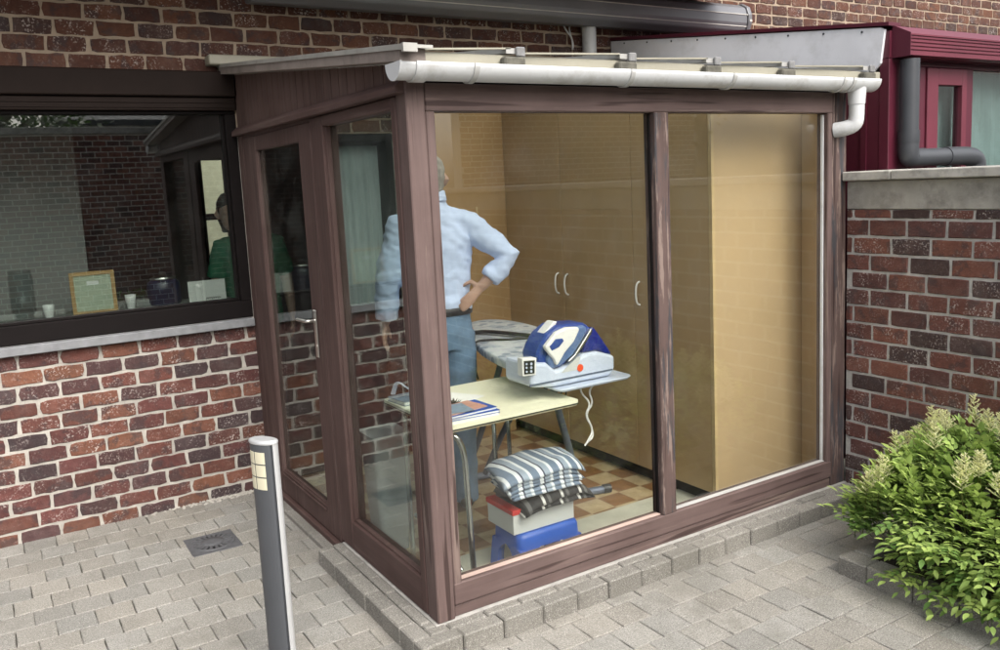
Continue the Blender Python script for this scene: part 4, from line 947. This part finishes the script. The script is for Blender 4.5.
# person inside the house
G = Frame((.19, 2.86, 0), (.97, -.24, 0), (-.24, -.97, 0))   # faces the courtyard
wom = empty('person', (.19, 2.86, ZF), 'person with dark hair in a green t-shirt standing inside the house doorway', 'person')
mb = MB()
torso(mb, G, [(0, .80, 0, .16, .11), (0, .90, 0, .158, .11), (0, 1.02, 0, .14, .10), (0, 1.2, .01, .155, .11), (0, 1.31, 0, .16, .10), (0, 1.38, -.005, .115, .075), (-.02, 1.42, 0, .06, .058)])
mb.tube([G(0, 1.40, 0), G(-.05, 1.45, .0), G(-.085, 1.50, .01)], [.056, .052, .05], 12)
head(mb, G, -.095, 1.555, .02)
for s_ in (-1, 1):
    S, E_, W_ = G(s_ * .165, 1.335, 0), G(s_ * .225, 1.08, -.01), G(s_ * .235, .86, .05)
    mb.tube([G(s_ * .09, 1.35, 0), S, S * .5 + E_ * .5, E_, E_ * .5 + W_ * .5, W_], [.055, .05, .043, .038, .034, .024], 12)
    hand(mb, W_, Vector((0, 0, -1)) + G.f * .2, G.f, -G.r * s_ * -1, .3)
    mb.tube([G(s_ * .085, .85, 0), G(s_ * .09, .62, 0), G(s_ * .09, .42, .01), G(s_ * .085, .24, -.01), G(s_ * .085, .01, -.01)], [.09, .078, .054, .054, .038], 12)
    mb.tube([G(s_ * .085, -.005, -.04), G(s_ * .085, -.015, .07), G(s_ * .09, -.025, .16)], [.038, .038, .028], 12)
solid('body', mb, M['skin'], wom, .0065, 3)
mb = MB()
torso(mb, G, [(0, .815, 0, .18, .13), (0, .90, 0, .178, .132), (0, 1.04, .0, .165, .122), (0, 1.2, .008, .175, .128), (0, 1.32, 0, .178, .115), (0, 1.385, -.003, .125, .085), (0, 1.415, 0, .075, .07)])
for s_ in (-1, 1):
    S, E_ = G(s_ * .165, 1.335, 0), G(s_ * .225, 1.08, -.01)
    mb.tube([G(s_ * .06, 1.35, 0), S, S * .2 + E_ * .8], [.07, .068, .066], 14)
solid('tshirt', mb, M['green'], wom, .01, 4, wr)
mb = MB(); torso(mb, G, [(0, .76, 0, .17, .12), (0, .86, 0, .172, .124)])
for s_ in (-1, 1): mb.tube([G(s_ * .085, .80, 0), G(s_ * .09, .6, 0), G(s_ * .09, .4, .01), G(s_ * .088, .02, -.01)], [.1, .09, .075, .066], 14)
solid('trousers', mb, M['trouser'], wom, .011, 4)
mb = MB(); mb.loft([ell(G, -.095, 1.555 + dz, .02 + dd, a, b) for dz, dd, a, b in ((-.13, -.055, .06, .045), (-.06, -.05, .082, .058), (.0, -.035, .088, .075), (.045, -.014, .088, .102), (.085, -.01, .076, .095), (.115, -.01, .05, .066), (.13, -.01, .012, .02))])
solid('hair', mb, M['dark_hair'], wom, .008, 2, lambda p: .006 * noise.noise(p * 40))

# ------------------------------------------------------------------ right hand garden wall
gw = empty('garden_wall', (2.58, -2.5, ZG), 'dark red brick garden wall with concrete coping beside the veranda', 'wall')
mb = MB(); brick_wall(mb, (2.452, .0, 0), (0, -1, 0), (-1, 0, 0), 6.0, -.10, 1.44, L=.207, H=.0883, T=.26, pal=DARK, seed=21, wob=.002, speck=(.3, .9), off=-.06)
mb.obj('wall', [M['brick_r'], M['mortar_r']], gw, attr=True, recalc=False)
mb = MB(); y = .0
for l in (1.3, 1.5, 1.5, 1.7): mb.box(2.446, 2.72, y - l + .004, y, 1.443, 1.584, .004); y -= l
mb.obj('concrete_band', M['concrete'], gw)
mb = MB(); y = .0; rr = random.Random(4)
for l in (.27, .95, .95, .95, .95, .95, .95): mb.box(2.405, 2.76, y - l + .003, y, 1.587, 1.634 + rr.uniform(-.002, .002), .005); y -= l
mb.obj('coping', M['cope'], gw)

# ------------------------------------------------------------------ neighbour's burgundy veranda
nb = empty('neighbour_veranda', (4, 1.1, ZG), 'burgundy aluminium veranda with pale side panel beyond the garden wall', 'veranda')
X0 = 2.745
mb = MB(); mb.box(X0, X0 + .08, .03, 2.19, 0, 2.13); mb.box(X0 - .008, X0, .10, .135, .3, 2.12); mb.box(X0 - .008, X0, .30, .33, .3, 2.12); mb.obj('side_wall', M['burgundy'], nb)
MB().box(X0 - .004, X0 + .17, -.03, .028, 0, 2.20, .003).obj('post', M['burgundy'], nb)
mb = MB(); mb.prism([(X0 - .02, 2.19, 2.2), (X0 - .02, .06, 2.135), (X0 - .02, .012, 2.18), (X0 - .02, -.01, 2.345), (X0 - .02, .012, 2.358), (X0 - .02, 2.19, 2.635)], (.016, 0, 0)); ck = mb.obj('side_panel', M['cheek'], nb)
mb = MB()
for k in range(9):
    y = .12 + k * .24; mb.tube([(X0 - .024, y, 2.338 + .1275 * y), (X0 - .019, y, 2.338 + .1275 * y)], .006, 8)
mb.obj('screw', M['pipe'], ck)
mb = MB(); mb.prism([(X0 - .03, -.04, 2.360), (X0 - .03, -.04, 2.378), (X0 - .03, 2.19, 2.662), (X0 - .03, 2.19, 2.640)], (.1, 0, 0)); mb.obj('edge_trim', M['burgundy'], nb)
mb = MB(); mb.prism([(X0 + .07, -.04, 2.34), (7, -.04, 2.34), (7, 2.19, 2.62), (X0 + .07, 2.19, 2.62)], (0, 0, .02)); mb.obj('roof', M['burgundy'], nb)
# ribbed gutter fascia
mb = MB(); FX = X0 + .02; yF = -.125; ribs = .0185
pr = [(-.032, 2.205), (yF, 2.205)]
z = 2.215
for k in range(5): pr += [(yF, z), (yF, z + .010), (yF + .007, z + .012), (yF + .007, z + .0165)]; z += ribs
pr += [(yF - .005, 2.302), (yF - .005, 2.31), (-.045, 2.358), (-.032, 2.358)]
mb.prism([(FX, a, b) for a, b in pr], (4.2, 0, 0)); mb.obj('gutter_fascia', M['burgundy_l'], nb)
mb = MB(); mb.prism([(FX - .004, yF - .008, 2.2), (FX - .004, -.03, 2.2), (FX - .004, -.03, 2.366), (FX - .004, yF - .008, 2.314)], (.004, 0, 0)); mb.box(X0 - .003, X0 + .2, -.029, .06, 2.203, 2.338); mb.obj('fascia_end', M['burgundy'], nb)
w0 = MB(); yw = -.01
w0.box(2.96, 7, yw, yw + .06, 2.168, 2.184, .003); w0.box(3.02, 3.085, yw - .005, yw + .06, 1.2, 2.168, .003)
w0.box(3.47, 3.54, yw - .005, yw + .06, 1.2, 2.168, .003); w0.box(4.9, 4.98, yw - .005, yw + .06, 1.2, 2.168, .003); w0.box(2.96, 7, yw + .001, yw + .06, 1.14, 1.2); w0.box(2.96, 7, yw + .012, yw + .06, 2.184, 2.196)
MB().box(2.95, 7, -.034, .07, 2.1965, 2.2045).obj('soffit', M['burgundy'], nb)
wn = w0.obj('window', M['burgundy'], nb)
w1 = MB(); w1.box(3.09, 3.19, yw - .015, yw + .04, 1.203, 2.165, .003); w1.box(3.42, 3.465, yw - .015, yw + .04, 1.203, 2.165, .003); w1.box(3.19, 3.42, yw - .014, yw + .04, 2.075, 2.165, .003); w1.box(3.19, 3.42, yw - .014, yw + .04, 1.203, 1.3, .003)
w1.obj('sash', M['burgundy_l'], wn)
MB().box(3.186, 3.425, yw + .01, yw + .02, 1.29, 2.08).obj('pane', M['glass_n'], wn)
MB().box(3.54, 4.9, yw + .03, yw + .04, 1.2, 2.169).obj('pane', M['glass_n'], wn)
mb = MB(); n = 60
mb.loft([[(3.1 + 2.6 * i / n, .10 + .012 * math.sin(i * 1.9), z) for i in range(n + 1)] + [(5.7 - 2.6 * i / n, .112 + .012 * math.sin((n - i) * 1.9), z) for i in range(n + 1)] for z in (1.2, 2.165)], smooth=False); mb.obj('curtain', plain('pale_curtain', (.62, .66, .66), .9), nb)
MB().box(X0 + .1, 7, .8, .9, 0, 2.3).obj('inner_wall', M['room'], nb)
# grey drain pipe on the coping
pp = empty('drain_pipe', (2.86, -.12, 1.64), 'dark grey drain pipe bending along the top of the garden wall', 'pipe')
px, py, pr_ = 2.83, -.088, .047
MB().tube([(px, py, 2.19), (px, py, 1.76)], pr_, 20).obj('upright_pipe', M['pipe'], pp)
MB().tube([(px, py, 1.83), (px, py, 1.775), (px, py, 1.765)], [pr_ + .005, pr_ + .005, pr_ + .004], 20).obj('collar', M['pipe'], pp)
mb = MB(); mb.tube(arc_pts([(px, py, 1.78), (px, py, 1.69), (px + .04, py, 1.688), (px + .12, py - .005, 1.688)], 3), pr_ + .003, 20); mb.obj('elbow', M['pipe'], pp)
MB().tube([(px + .10, py - .004, 1.688), (px + .36, py - .02, 1.688)], pr_, 20).obj('level_pipe', M['pipe'], pp)
mb = MB(); mb.tube(arc_pts([(px + .30, py - .016, 1.688), (px + .48, py - .026, 1.688), (px + .575, py - .03, 1.675), (px + .585, py - .03, 1.60), (px + .585, py - .03, 1.3)], 3), pr_ + .004, 20); mb.obj('end_elbow', M['pipe'], pp)

# ------------------------------------------------------------------ awning, white downpipe, cable
aw = empty('awning_cassette', (2.1, 2.1, 2.82), 'closed grey awning cassette mounted on the brick wall above the veranda', 'awning')
prof = [(2.175, 2.715), (2.05, 2.705), (1.99, 2.735), (1.968, 2.79), (1.965, 2.85), (1.985, 2.905), (2.04, 2.935), (2.175, 2.94)]
MB().prism([(.1, a, b) for a, b in prof], (3.80, 0, 0)).obj('cassette', M['awning'], aw, bevel=.01)
mb = MB(); mb.box(.1, 3.90, 1.9755, 1.985, 2.7625, 2.768); mb.box(.1, 3.90, 1.961, 1.975, 2.848, 2.854); mb.obj('seam_line', M['awning_line'], aw)
MB().prism([(3.901, a, b) for a, b in [(2.18, 2.705), (2.05, 2.695), (1.983, 2.728), (1.958, 2.79), (1.955, 2.852), (1.978, 2.912), (2.036, 2.945), (2.18, 2.95)]], (.04, 0, 0)).obj('end_cap', M['awning'], aw, bevel=.006)
MB().box(3.91, 3.935, 1.952, 1.956, 2.80, 2.815).obj('badge', M['awning_line'], aw)
dp = empty('white_downpipe', (2.48, 2.13, 2.4), 'white plastic downpipe on the brick wall below the awning', 'downpipe')
MB().tube([(2.478, 2.125, 2.37), (2.478, 2.125, 3.2)], .05, 20).obj('pipe', M['pvc'], dp)
MB().tube([(2.478, 2.125, 2.415), (2.478, 2.125, 2.44)], .055, 20).obj('collar', M['pvc'], dp)
mb = MB(); mb.tube(arc_pts([(2.29, 2.165, 2.72), (2.31, 2.16, 2.68), (2.36, 2.165, 2.64), (2.365, 2.17, 2.56)], 2), .006, 8); mb.tube(arc_pts([(2.36, 2.17, 2.73), (2.33, 2.162, 2.70), (2.372, 2.168, 2.60), (2.37, 2.172, 2.57)], 2), .005, 8)
tag(mb.obj('wall_cable', M['pvc']), 'thin pale cables hanging on the bricks left of the white downpipe', 'cable')

# ------------------------------------------------------------------ bollard lamp
bo = empty('bollard_lamp', (-.549, .179, ZG), 'slim grey bollard lamp with cream glass panes standing on the paving', 'bollard')
bc = Vector((-.549, .179, 0)); ba = math.radians(-62); bu = Vector((math.cos(ba), math.sin(ba), 0)); bv = Vector((-bu.y, bu.x, 0))
def oval(a, b, z, j0=0, j1=32, n=32, sh=0): return [bc + bu * (a * math.cos(2 * PI * j / n) + sh) + bv * (b * math.sin(2 * PI * j / n)) + Vector((0, 0, z)) for j in range(j0, j1 + 1)]
A, B = .060, .033; ZT = .790
# front shell (left part of the oval) and light back part, a groove between
def part_shell(ja, jb, a, b, z0, z1): 
    mb = MB(); ring = oval(a, b, 0, ja, jb); inner = oval(a - .004, b - .004, 0, ja, jb)[::-1]
    mb.loft([[p + Vector((0, 0, z)) for p in ring + inner] for z in (z0, z1)], smooth=False); return mb
s1 = part_shell(11, 29, A, B, ZG, ZT); s1.obj('shell', M['boll'], bo)
s2 = part_shell(30, 42, A + .001, B + .001, ZG, ZT); s2.obj('back_strip', M['boll_l'], bo)
MB().loft([oval(A - .006, B - .006, z)[:-1] for z in (ZG, ZT - .001)], smooth=True).obj('core', M['pipe'], bo)
MB().loft([oval(A + .002, B + .002, ZT)[:-1], oval(A + .003, B + .003, ZT + .004)[:-1], oval(A + .002, B + .002, ZT + .010)[:-1], oval(A - .008, B - .008, ZT + .014)[:-1]], smooth=True).obj('cap', M['boll_l'], bo)
MB().loft([oval(A + .012, B + .012, ZG)[:-1], oval(A + .012, B + .012, ZG + .006)[:-1]], smooth=False).obj('base_plate', M['boll'], bo)
for ir in range(3):
    for (ja, jb) in ((19.6, 22.3), (22.9, 26.6)):
        z1 = ZT - .028 - ir * .047; z0 = z1 - .042; mb = MB()
        js = [ja + (jb - ja) * k / 6 for k in range(7)]
        f_ = lambda j, e: bc + bu * ((A + e) * math.cos(2 * PI * j / 32)) + bv * ((B + e) * math.sin(2 * PI * j / 32))
        ring = [f_(j, .0015) for j in js] + [f_(j, -.002) for j in js[::-1]]
        mb.loft([[p + Vector((0, 0, z)) for p in ring] for z in (z0, z1)], smooth=False); mb.obj('lamp_pane', M['lamp_pane'], bo)

# ------------------------------------------------------------------ shrub
shr = empty('flowering_shrub', (2.1, -1.3, -.03), 'leafy light green shrub with cream flower plumes in the bed by the garden wall', 'shrub')
rs = random.Random(17); mb = MB(); stems = MB()
def dome(x, y):
    a = (2.42 - x) / .74; e = min(1, max(0, (-.47 - y) / .20)); 
    return .03 + .405 * max(0, 1 - a ** 3 * .78) * (.45 + .55 * e) + .05 * noise.noise(Vector((x * 3.1, y * 3.1, 2)))
def leaflet(mb, p, d, up, L, W, c):
    d = d.normalized(); s = d.cross(up).normalized(); nrm = s.cross(d)
    q = [(0, 0, 0), (.2, .75, .02), (.45, 1, .03), (.78, .55, .01), (1, 0, -.04)]
    left = [p + d * (L * a) + s * (W * b) + nrm * (L * (h + .05 * b)) for a, b, h in q[1:4]]; right = [p + d * (L * a) - s * (W * b) + nrm * (L * (h + .05 * b)) for a, b, h in q[1:4]]
    mid = [p + d * (L * a) + nrm * (L * h) for a, b, h in q]
    vs = mid + left + right
    fs = [(0, 1, 5), (1, 2, 6, 5), (2, 3, 7, 6), (3, 4, 7), (0, 8, 1), (1, 8, 9, 2), (2, 9, 10, 3), (3, 10, 4)]
    mb.add(vs, fs, 0, True, c)
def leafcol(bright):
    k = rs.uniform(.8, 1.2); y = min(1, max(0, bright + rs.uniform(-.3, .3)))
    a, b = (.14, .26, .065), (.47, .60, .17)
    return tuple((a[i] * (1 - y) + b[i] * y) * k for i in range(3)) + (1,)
for i in range(3100):
    x = 1.68 + .76 * rs.random() ** .9; y = -.50 - 2.2 * rs.random() ** 1.15
    if y < -.80 and rs.random() < .08: x = rs.uniform(1.645, 1.74)
    elif y > -.80: x = max(x, 1.79 + .1 * rs.random())
    h = max(dome(x, y), .20 if x < 1.76 else 0)
    if h < .06 and rs.random() < .5: continue
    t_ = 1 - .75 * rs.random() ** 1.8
    z = h * t_ if x > 1.75 else rs.uniform(-.0, .24); base = Vector((x, y, max(z, .02 if x > 1.66 else -.02)))
    out = Vector((-(2.5 - x) * (.9 if y < -.8 else .5) - .1 + rs.uniform(-.5, .5), rs.uniform(-.7, .7) + (.4 if y > -.7 else 0), .55 + rs.uniform(-.4, .6)))
    if x < 1.76: out.z -= .75; 
    out.normalize(); axis = out; L = rs.uniform(.07, .125); npair = rs.choice((2, 2, 3))
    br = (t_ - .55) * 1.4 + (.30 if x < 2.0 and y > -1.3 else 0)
    side = axis.cross(Vector((0, 0, 1))).normalized(); up = side.cross(axis)
    tip = base + axis * L - Vector((0, 0, L * .10)); ll = rs.uniform(.032, .056)
    stems.tube([base - axis * .03, base + axis * L * .5, tip], [.0018, .0014, .001], 4)
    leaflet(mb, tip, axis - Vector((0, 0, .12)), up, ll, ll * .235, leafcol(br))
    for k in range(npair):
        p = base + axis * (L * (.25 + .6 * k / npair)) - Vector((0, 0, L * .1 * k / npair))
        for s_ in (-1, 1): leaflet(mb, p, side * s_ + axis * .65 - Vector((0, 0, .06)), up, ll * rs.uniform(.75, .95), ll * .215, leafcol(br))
mb.obj('foliage', M['leaf'], shr, attr=True, recalc=False)
for i in range(120):
    x = rs.uniform(1.85, 2.4); y = rs.uniform(-2.5, -.55); h = dome(x, y)
    stems.tube(arc_pts([(x + .1, y, -.03), (x + .04, y + rs.uniform(-.03, .03), h * .5), (x - .05, y + rs.uniform(-.05, .05), h * .95)], 1), .003, 5)
stems.obj('stem', M['stem'], shr)
for i in range(52):
    x = 1.78 + .63 * rs.random(); y = -.54 - 1.3 * rs.random() ** 1.3; h = dome(x, y) + .0
    pm = MB(); base = Vector((x, y, h + .035)); lean = Vector((rs.uniform(-.25, .1), rs.uniform(-.18, .18), 1)).normalized(); H = rs.uniform(.10, .17)
    pm.tube([base - lean * .2, base, base + lean * H], [.0025, .002, .001], 5, c=(.22, .24, .07, 1))
    k = 0
    while k < 24:
        f = k / 24; p = base + lean * H * (.12 + .88 * f); a = k * 2.4; l = .05 * (1 - f) ** .8 + .010
        d_ = (Vector((math.cos(a), math.sin(a), .75))).normalized(); c_ = rs.uniform(.85, 1.1); cc = (.88 * c_, .88 * c_, .58 * c_, 1)
        e = p + d_ * l; pm.tube([p, p + d_ * l * .5 + Vector((0, 0, -.002)), e], [.0018, .0024, .001], 4, c=cc)
        for q in range(int(5 + 5 * (1 - f))):
            b = p + d_ * l * rs.uniform(.15, 1); dd = Vector((rs.uniform(-1, 1), rs.uniform(-1, 1), rs.uniform(-.2, 1))).normalized() * rs.uniform(.006, .013); ss = dd.cross(Vector((.3, .5, .8))).normalized() * .0032
            pm.add([b - ss, b + ss, b + dd + ss * .4, b + dd - ss * .4], [(0, 1, 2, 3)], 0, False, cc)
        k += 1
    pm.obj('flower_plume', M['plume'], shr, attr=True, recalc=False)

# ------------------------------------------------------------------ the courtyard behind the camera (seen in the glass)
ow = empty('courtyard_wall', (-2, -7.4, ZG), 'tall red brick courtyard wall with pale coping facing the house', 'wall')
mb = MB(); brick_wall(mb, (2.2, -7.3, 0), (-1, 0, 0), (0, 1, 0), 5.8, -.1, 2.68, pal=FAR, seed=31, detail=False, speck=(0, .3), J=.014); mb.obj('wall', [M['brick_o'], M['mortar_f']], ow, attr=True, recalc=False)
MB().box(-3.65, 2.25, -7.6, -7.26, 2.682, 2.79, .01).obj('coping', M['cope'], ow)
gg = empty('garage', (-6.5, -9, ZG), 'pale rendered garage at the left end of the courtyard', 'garage')
MB().box(-10.5, -3.7, -12, -7.5, ZG, 2.9).obj('wall', plain('pale_render', (.55, .56, .53), .9, var=.1), gg)
MB().box(-10.6, -3.66, -12.1, -7.4, 2.903, 3.03, .01).obj('roof_edge', M['stone'], gg)
lw = empty('low_brick_wall', (8, -7.3, ZG), 'low brick wall with pale coping at the end of the courtyard', 'wall')
mb = MB(); brick_wall(mb, (16, -7.2, 0), (-1, 0, 0), (0, 1, 0), 13.7, -.1, 1.42, pal=FAR, seed=33, detail=False, speck=(0, .3), J=.016); mb.obj('wall', [M['brick_o'], M['mortar_f']], lw, attr=True, recalc=False)
MB().box(2.3, 16, -7.5, -7.16, 1.422, 1.52, .01).obj('coping', M['cope'], lw)
bh = empty('facing_house', (10, -9, ZG), 'red brick house standing beyond the low courtyard wall', 'house')
mb = MB(); brick_wall(mb, (9.6, -8.3, 0), (-1, 0, 0), (0, 1, 0), 4.7, -.1, 5.2, pal=FAR, seed=35, detail=False, speck=(0, .3), J=.016); mb.obj('wall', [M['brick_o'], M['mortar_f']], bh, attr=True, recalc=False)
MB().prism([(4.7, -8.1, 5.2), (9.8, -8.1, 5.2), (9.8, -11.5, 7.4), (4.7, -11.5, 7.4)], (0, 0, .1)).obj('roof', plain('dark_slate', (.05, .05, .055), .7), bh)
rh = empty('slate_roof_house', (1.5, -13, ZG), 'house with a dark slate roof beyond the tall courtyard wall', 'house')
MB().box(.3, 4.5, -17, -12.4, ZG, 3.3).obj('wall', M['mortar_r'], rh)
MB().prism([(.1, -12.2, 3.2), (4.7, -12.2, 3.2), (3.6, -14.7, 4.6), (1.2, -14.7, 4.6)], (0, .0, .12)).obj('roof', plain('dark_slate_roof', (.05, .055, .065), .6), rh)
def tree(x, y, h, r, seed, label):
    t = empty('broadleaf_tree', (x, y, ZG), label, 'tree'); q = random.Random(seed); tr = MB(); lf = MB()
    tr.tube([(x, y, ZG), (x + .1, y, h * .3), (x, y + .1, h * .6)], [.2, .15, .08], 10)
    for k in range(14):
        a = q.uniform(0, 2 * PI); e = q.uniform(.1, 1.2); st_ = Vector((x, y, h * q.uniform(.25, .6))); d_ = Vector((math.cos(a) * math.cos(e), math.sin(a) * math.cos(e), math.sin(e)))
        en = st_ + d_ * r * q.uniform(.7, 1.05); tr.tube([st_, st_ * .5 + en * .5 + Vector((0, 0, .1)), en], [.06, .04, .015], 6)
        for c_ in range(5):
            cc = st_ + (en - st_) * q.uniform(.45, 1.05) + Vector((q.gauss(0, .3), q.gauss(0, .3), q.gauss(0, .3)))
            for l_ in range(60):
                p = cc + Vector((q.gauss(0, .34), q.gauss(0, .34), q.gauss(0, .3))); dd = Vector((q.uniform(-1, 1), q.uniform(-1, 1), q.uniform(-.8, .6))).normalized() * .13; s_ = dd.cross(Vector((q.random(), q.random(), 1))).normalized() * .05
                kk = q.uniform(.7, 1.3); lf.add([p, p + dd * .5 + s_, p + dd, p + dd * .5 - s_], [(0, 1, 2, 3)], 0, False, (.06 * kk, .12 * kk, .025 * kk, 1))
    tr.obj('trunk', M['bark'], t); lf.obj('crown', M['leaf'], t, attr=True, recalc=False)
tree(-.75, -11.4, 5.4, 1.7, 41, 'leafy green tree standing behind the tall courtyard wall')
tree(11.6, -10.2, 6.5, 2.4, 42, 'leafy green tree standing beyond the low courtyard wall')

# ------------------------------------------------------------------ camera, light, sky
cam = bpy.data.cameras.new('camera'); co = bpy.data.objects.new('camera', cam); col.objects.link(co); sc.camera = co
rot = Matrix(((0.8424221045066185, 0.11418640484168628, -0.5265799680845926), (-0.5367698924186749, 0.0927151035234787, -0.8386190983822601), (-0.04693698362149358, 0.9891235385572226, 0.1393970768723451)))
co.matrix_world = Matrix.Translation((-1.3435564472687282, -2.790743369596149, 1.66)) @ rot.to_4x4()
cam.sensor_width = 36; cam.lens = 36 * .8551933825; cam.shift_x = -.012867; cam.shift_y = -.0227 + .0004
cam.clip_start = .05; cam.clip_end = 400
w = bpy.data.worlds.new('World'); sc.world = w; w.use_nodes = True; nt = w.node_tree
SE, SA = math.radians(46), math.radians(176)      # elevation, compass azimuth (from +Y clockwise)
sky = nt.nodes.new('ShaderNodeTexSky'); sky.sky_type = 'NISHITA'; sky.sun_disc = False; sky.sun_elevation = SE; sky.sun_rotation = SA
sky.air_density = 1.0; sky.dust_density = 6.0; sky.ozone_density = 1.0
hs = nt.nodes.new('ShaderNodeHueSaturation'); hs.inputs['Saturation'].default_value = .35
nt.links.new(sky.outputs[0], hs.inputs['Color']); nt.links.new(hs.outputs[0], nt.nodes['Background'].inputs[0]); nt.nodes['Background'].inputs[1].default_value = .14
sl = bpy.data.lights.new('sun', 'SUN'); sl.energy = 1.3; sl.angle = math.radians(65); sl.color = (1, .95, .88)
so = bpy.data.objects.new('sun', sl); col.objects.link(so)
sd = Vector((math.sin(SA) * math.cos(SE), math.cos(SA) * math.cos(SE), math.sin(SE)))
so.rotation_euler = sd.to_track_quat('Z', 'Y').to_euler()
sc.view_settings.view_transform = 'Standard'; sc.view_settings.look = 'None'; sc.view_settings.gamma = 1; sc.view_settings.exposure = 1.05
sc.cycles.use_denoising = True; sc.cycles.max_bounces = 10; sc.cycles.transparent_max_bounces = 24; sc.cycles.glossy_bounces = 5; sc.cycles.diffuse_bounces = 5
sc.cycles.sample_clamp_indirect = 6
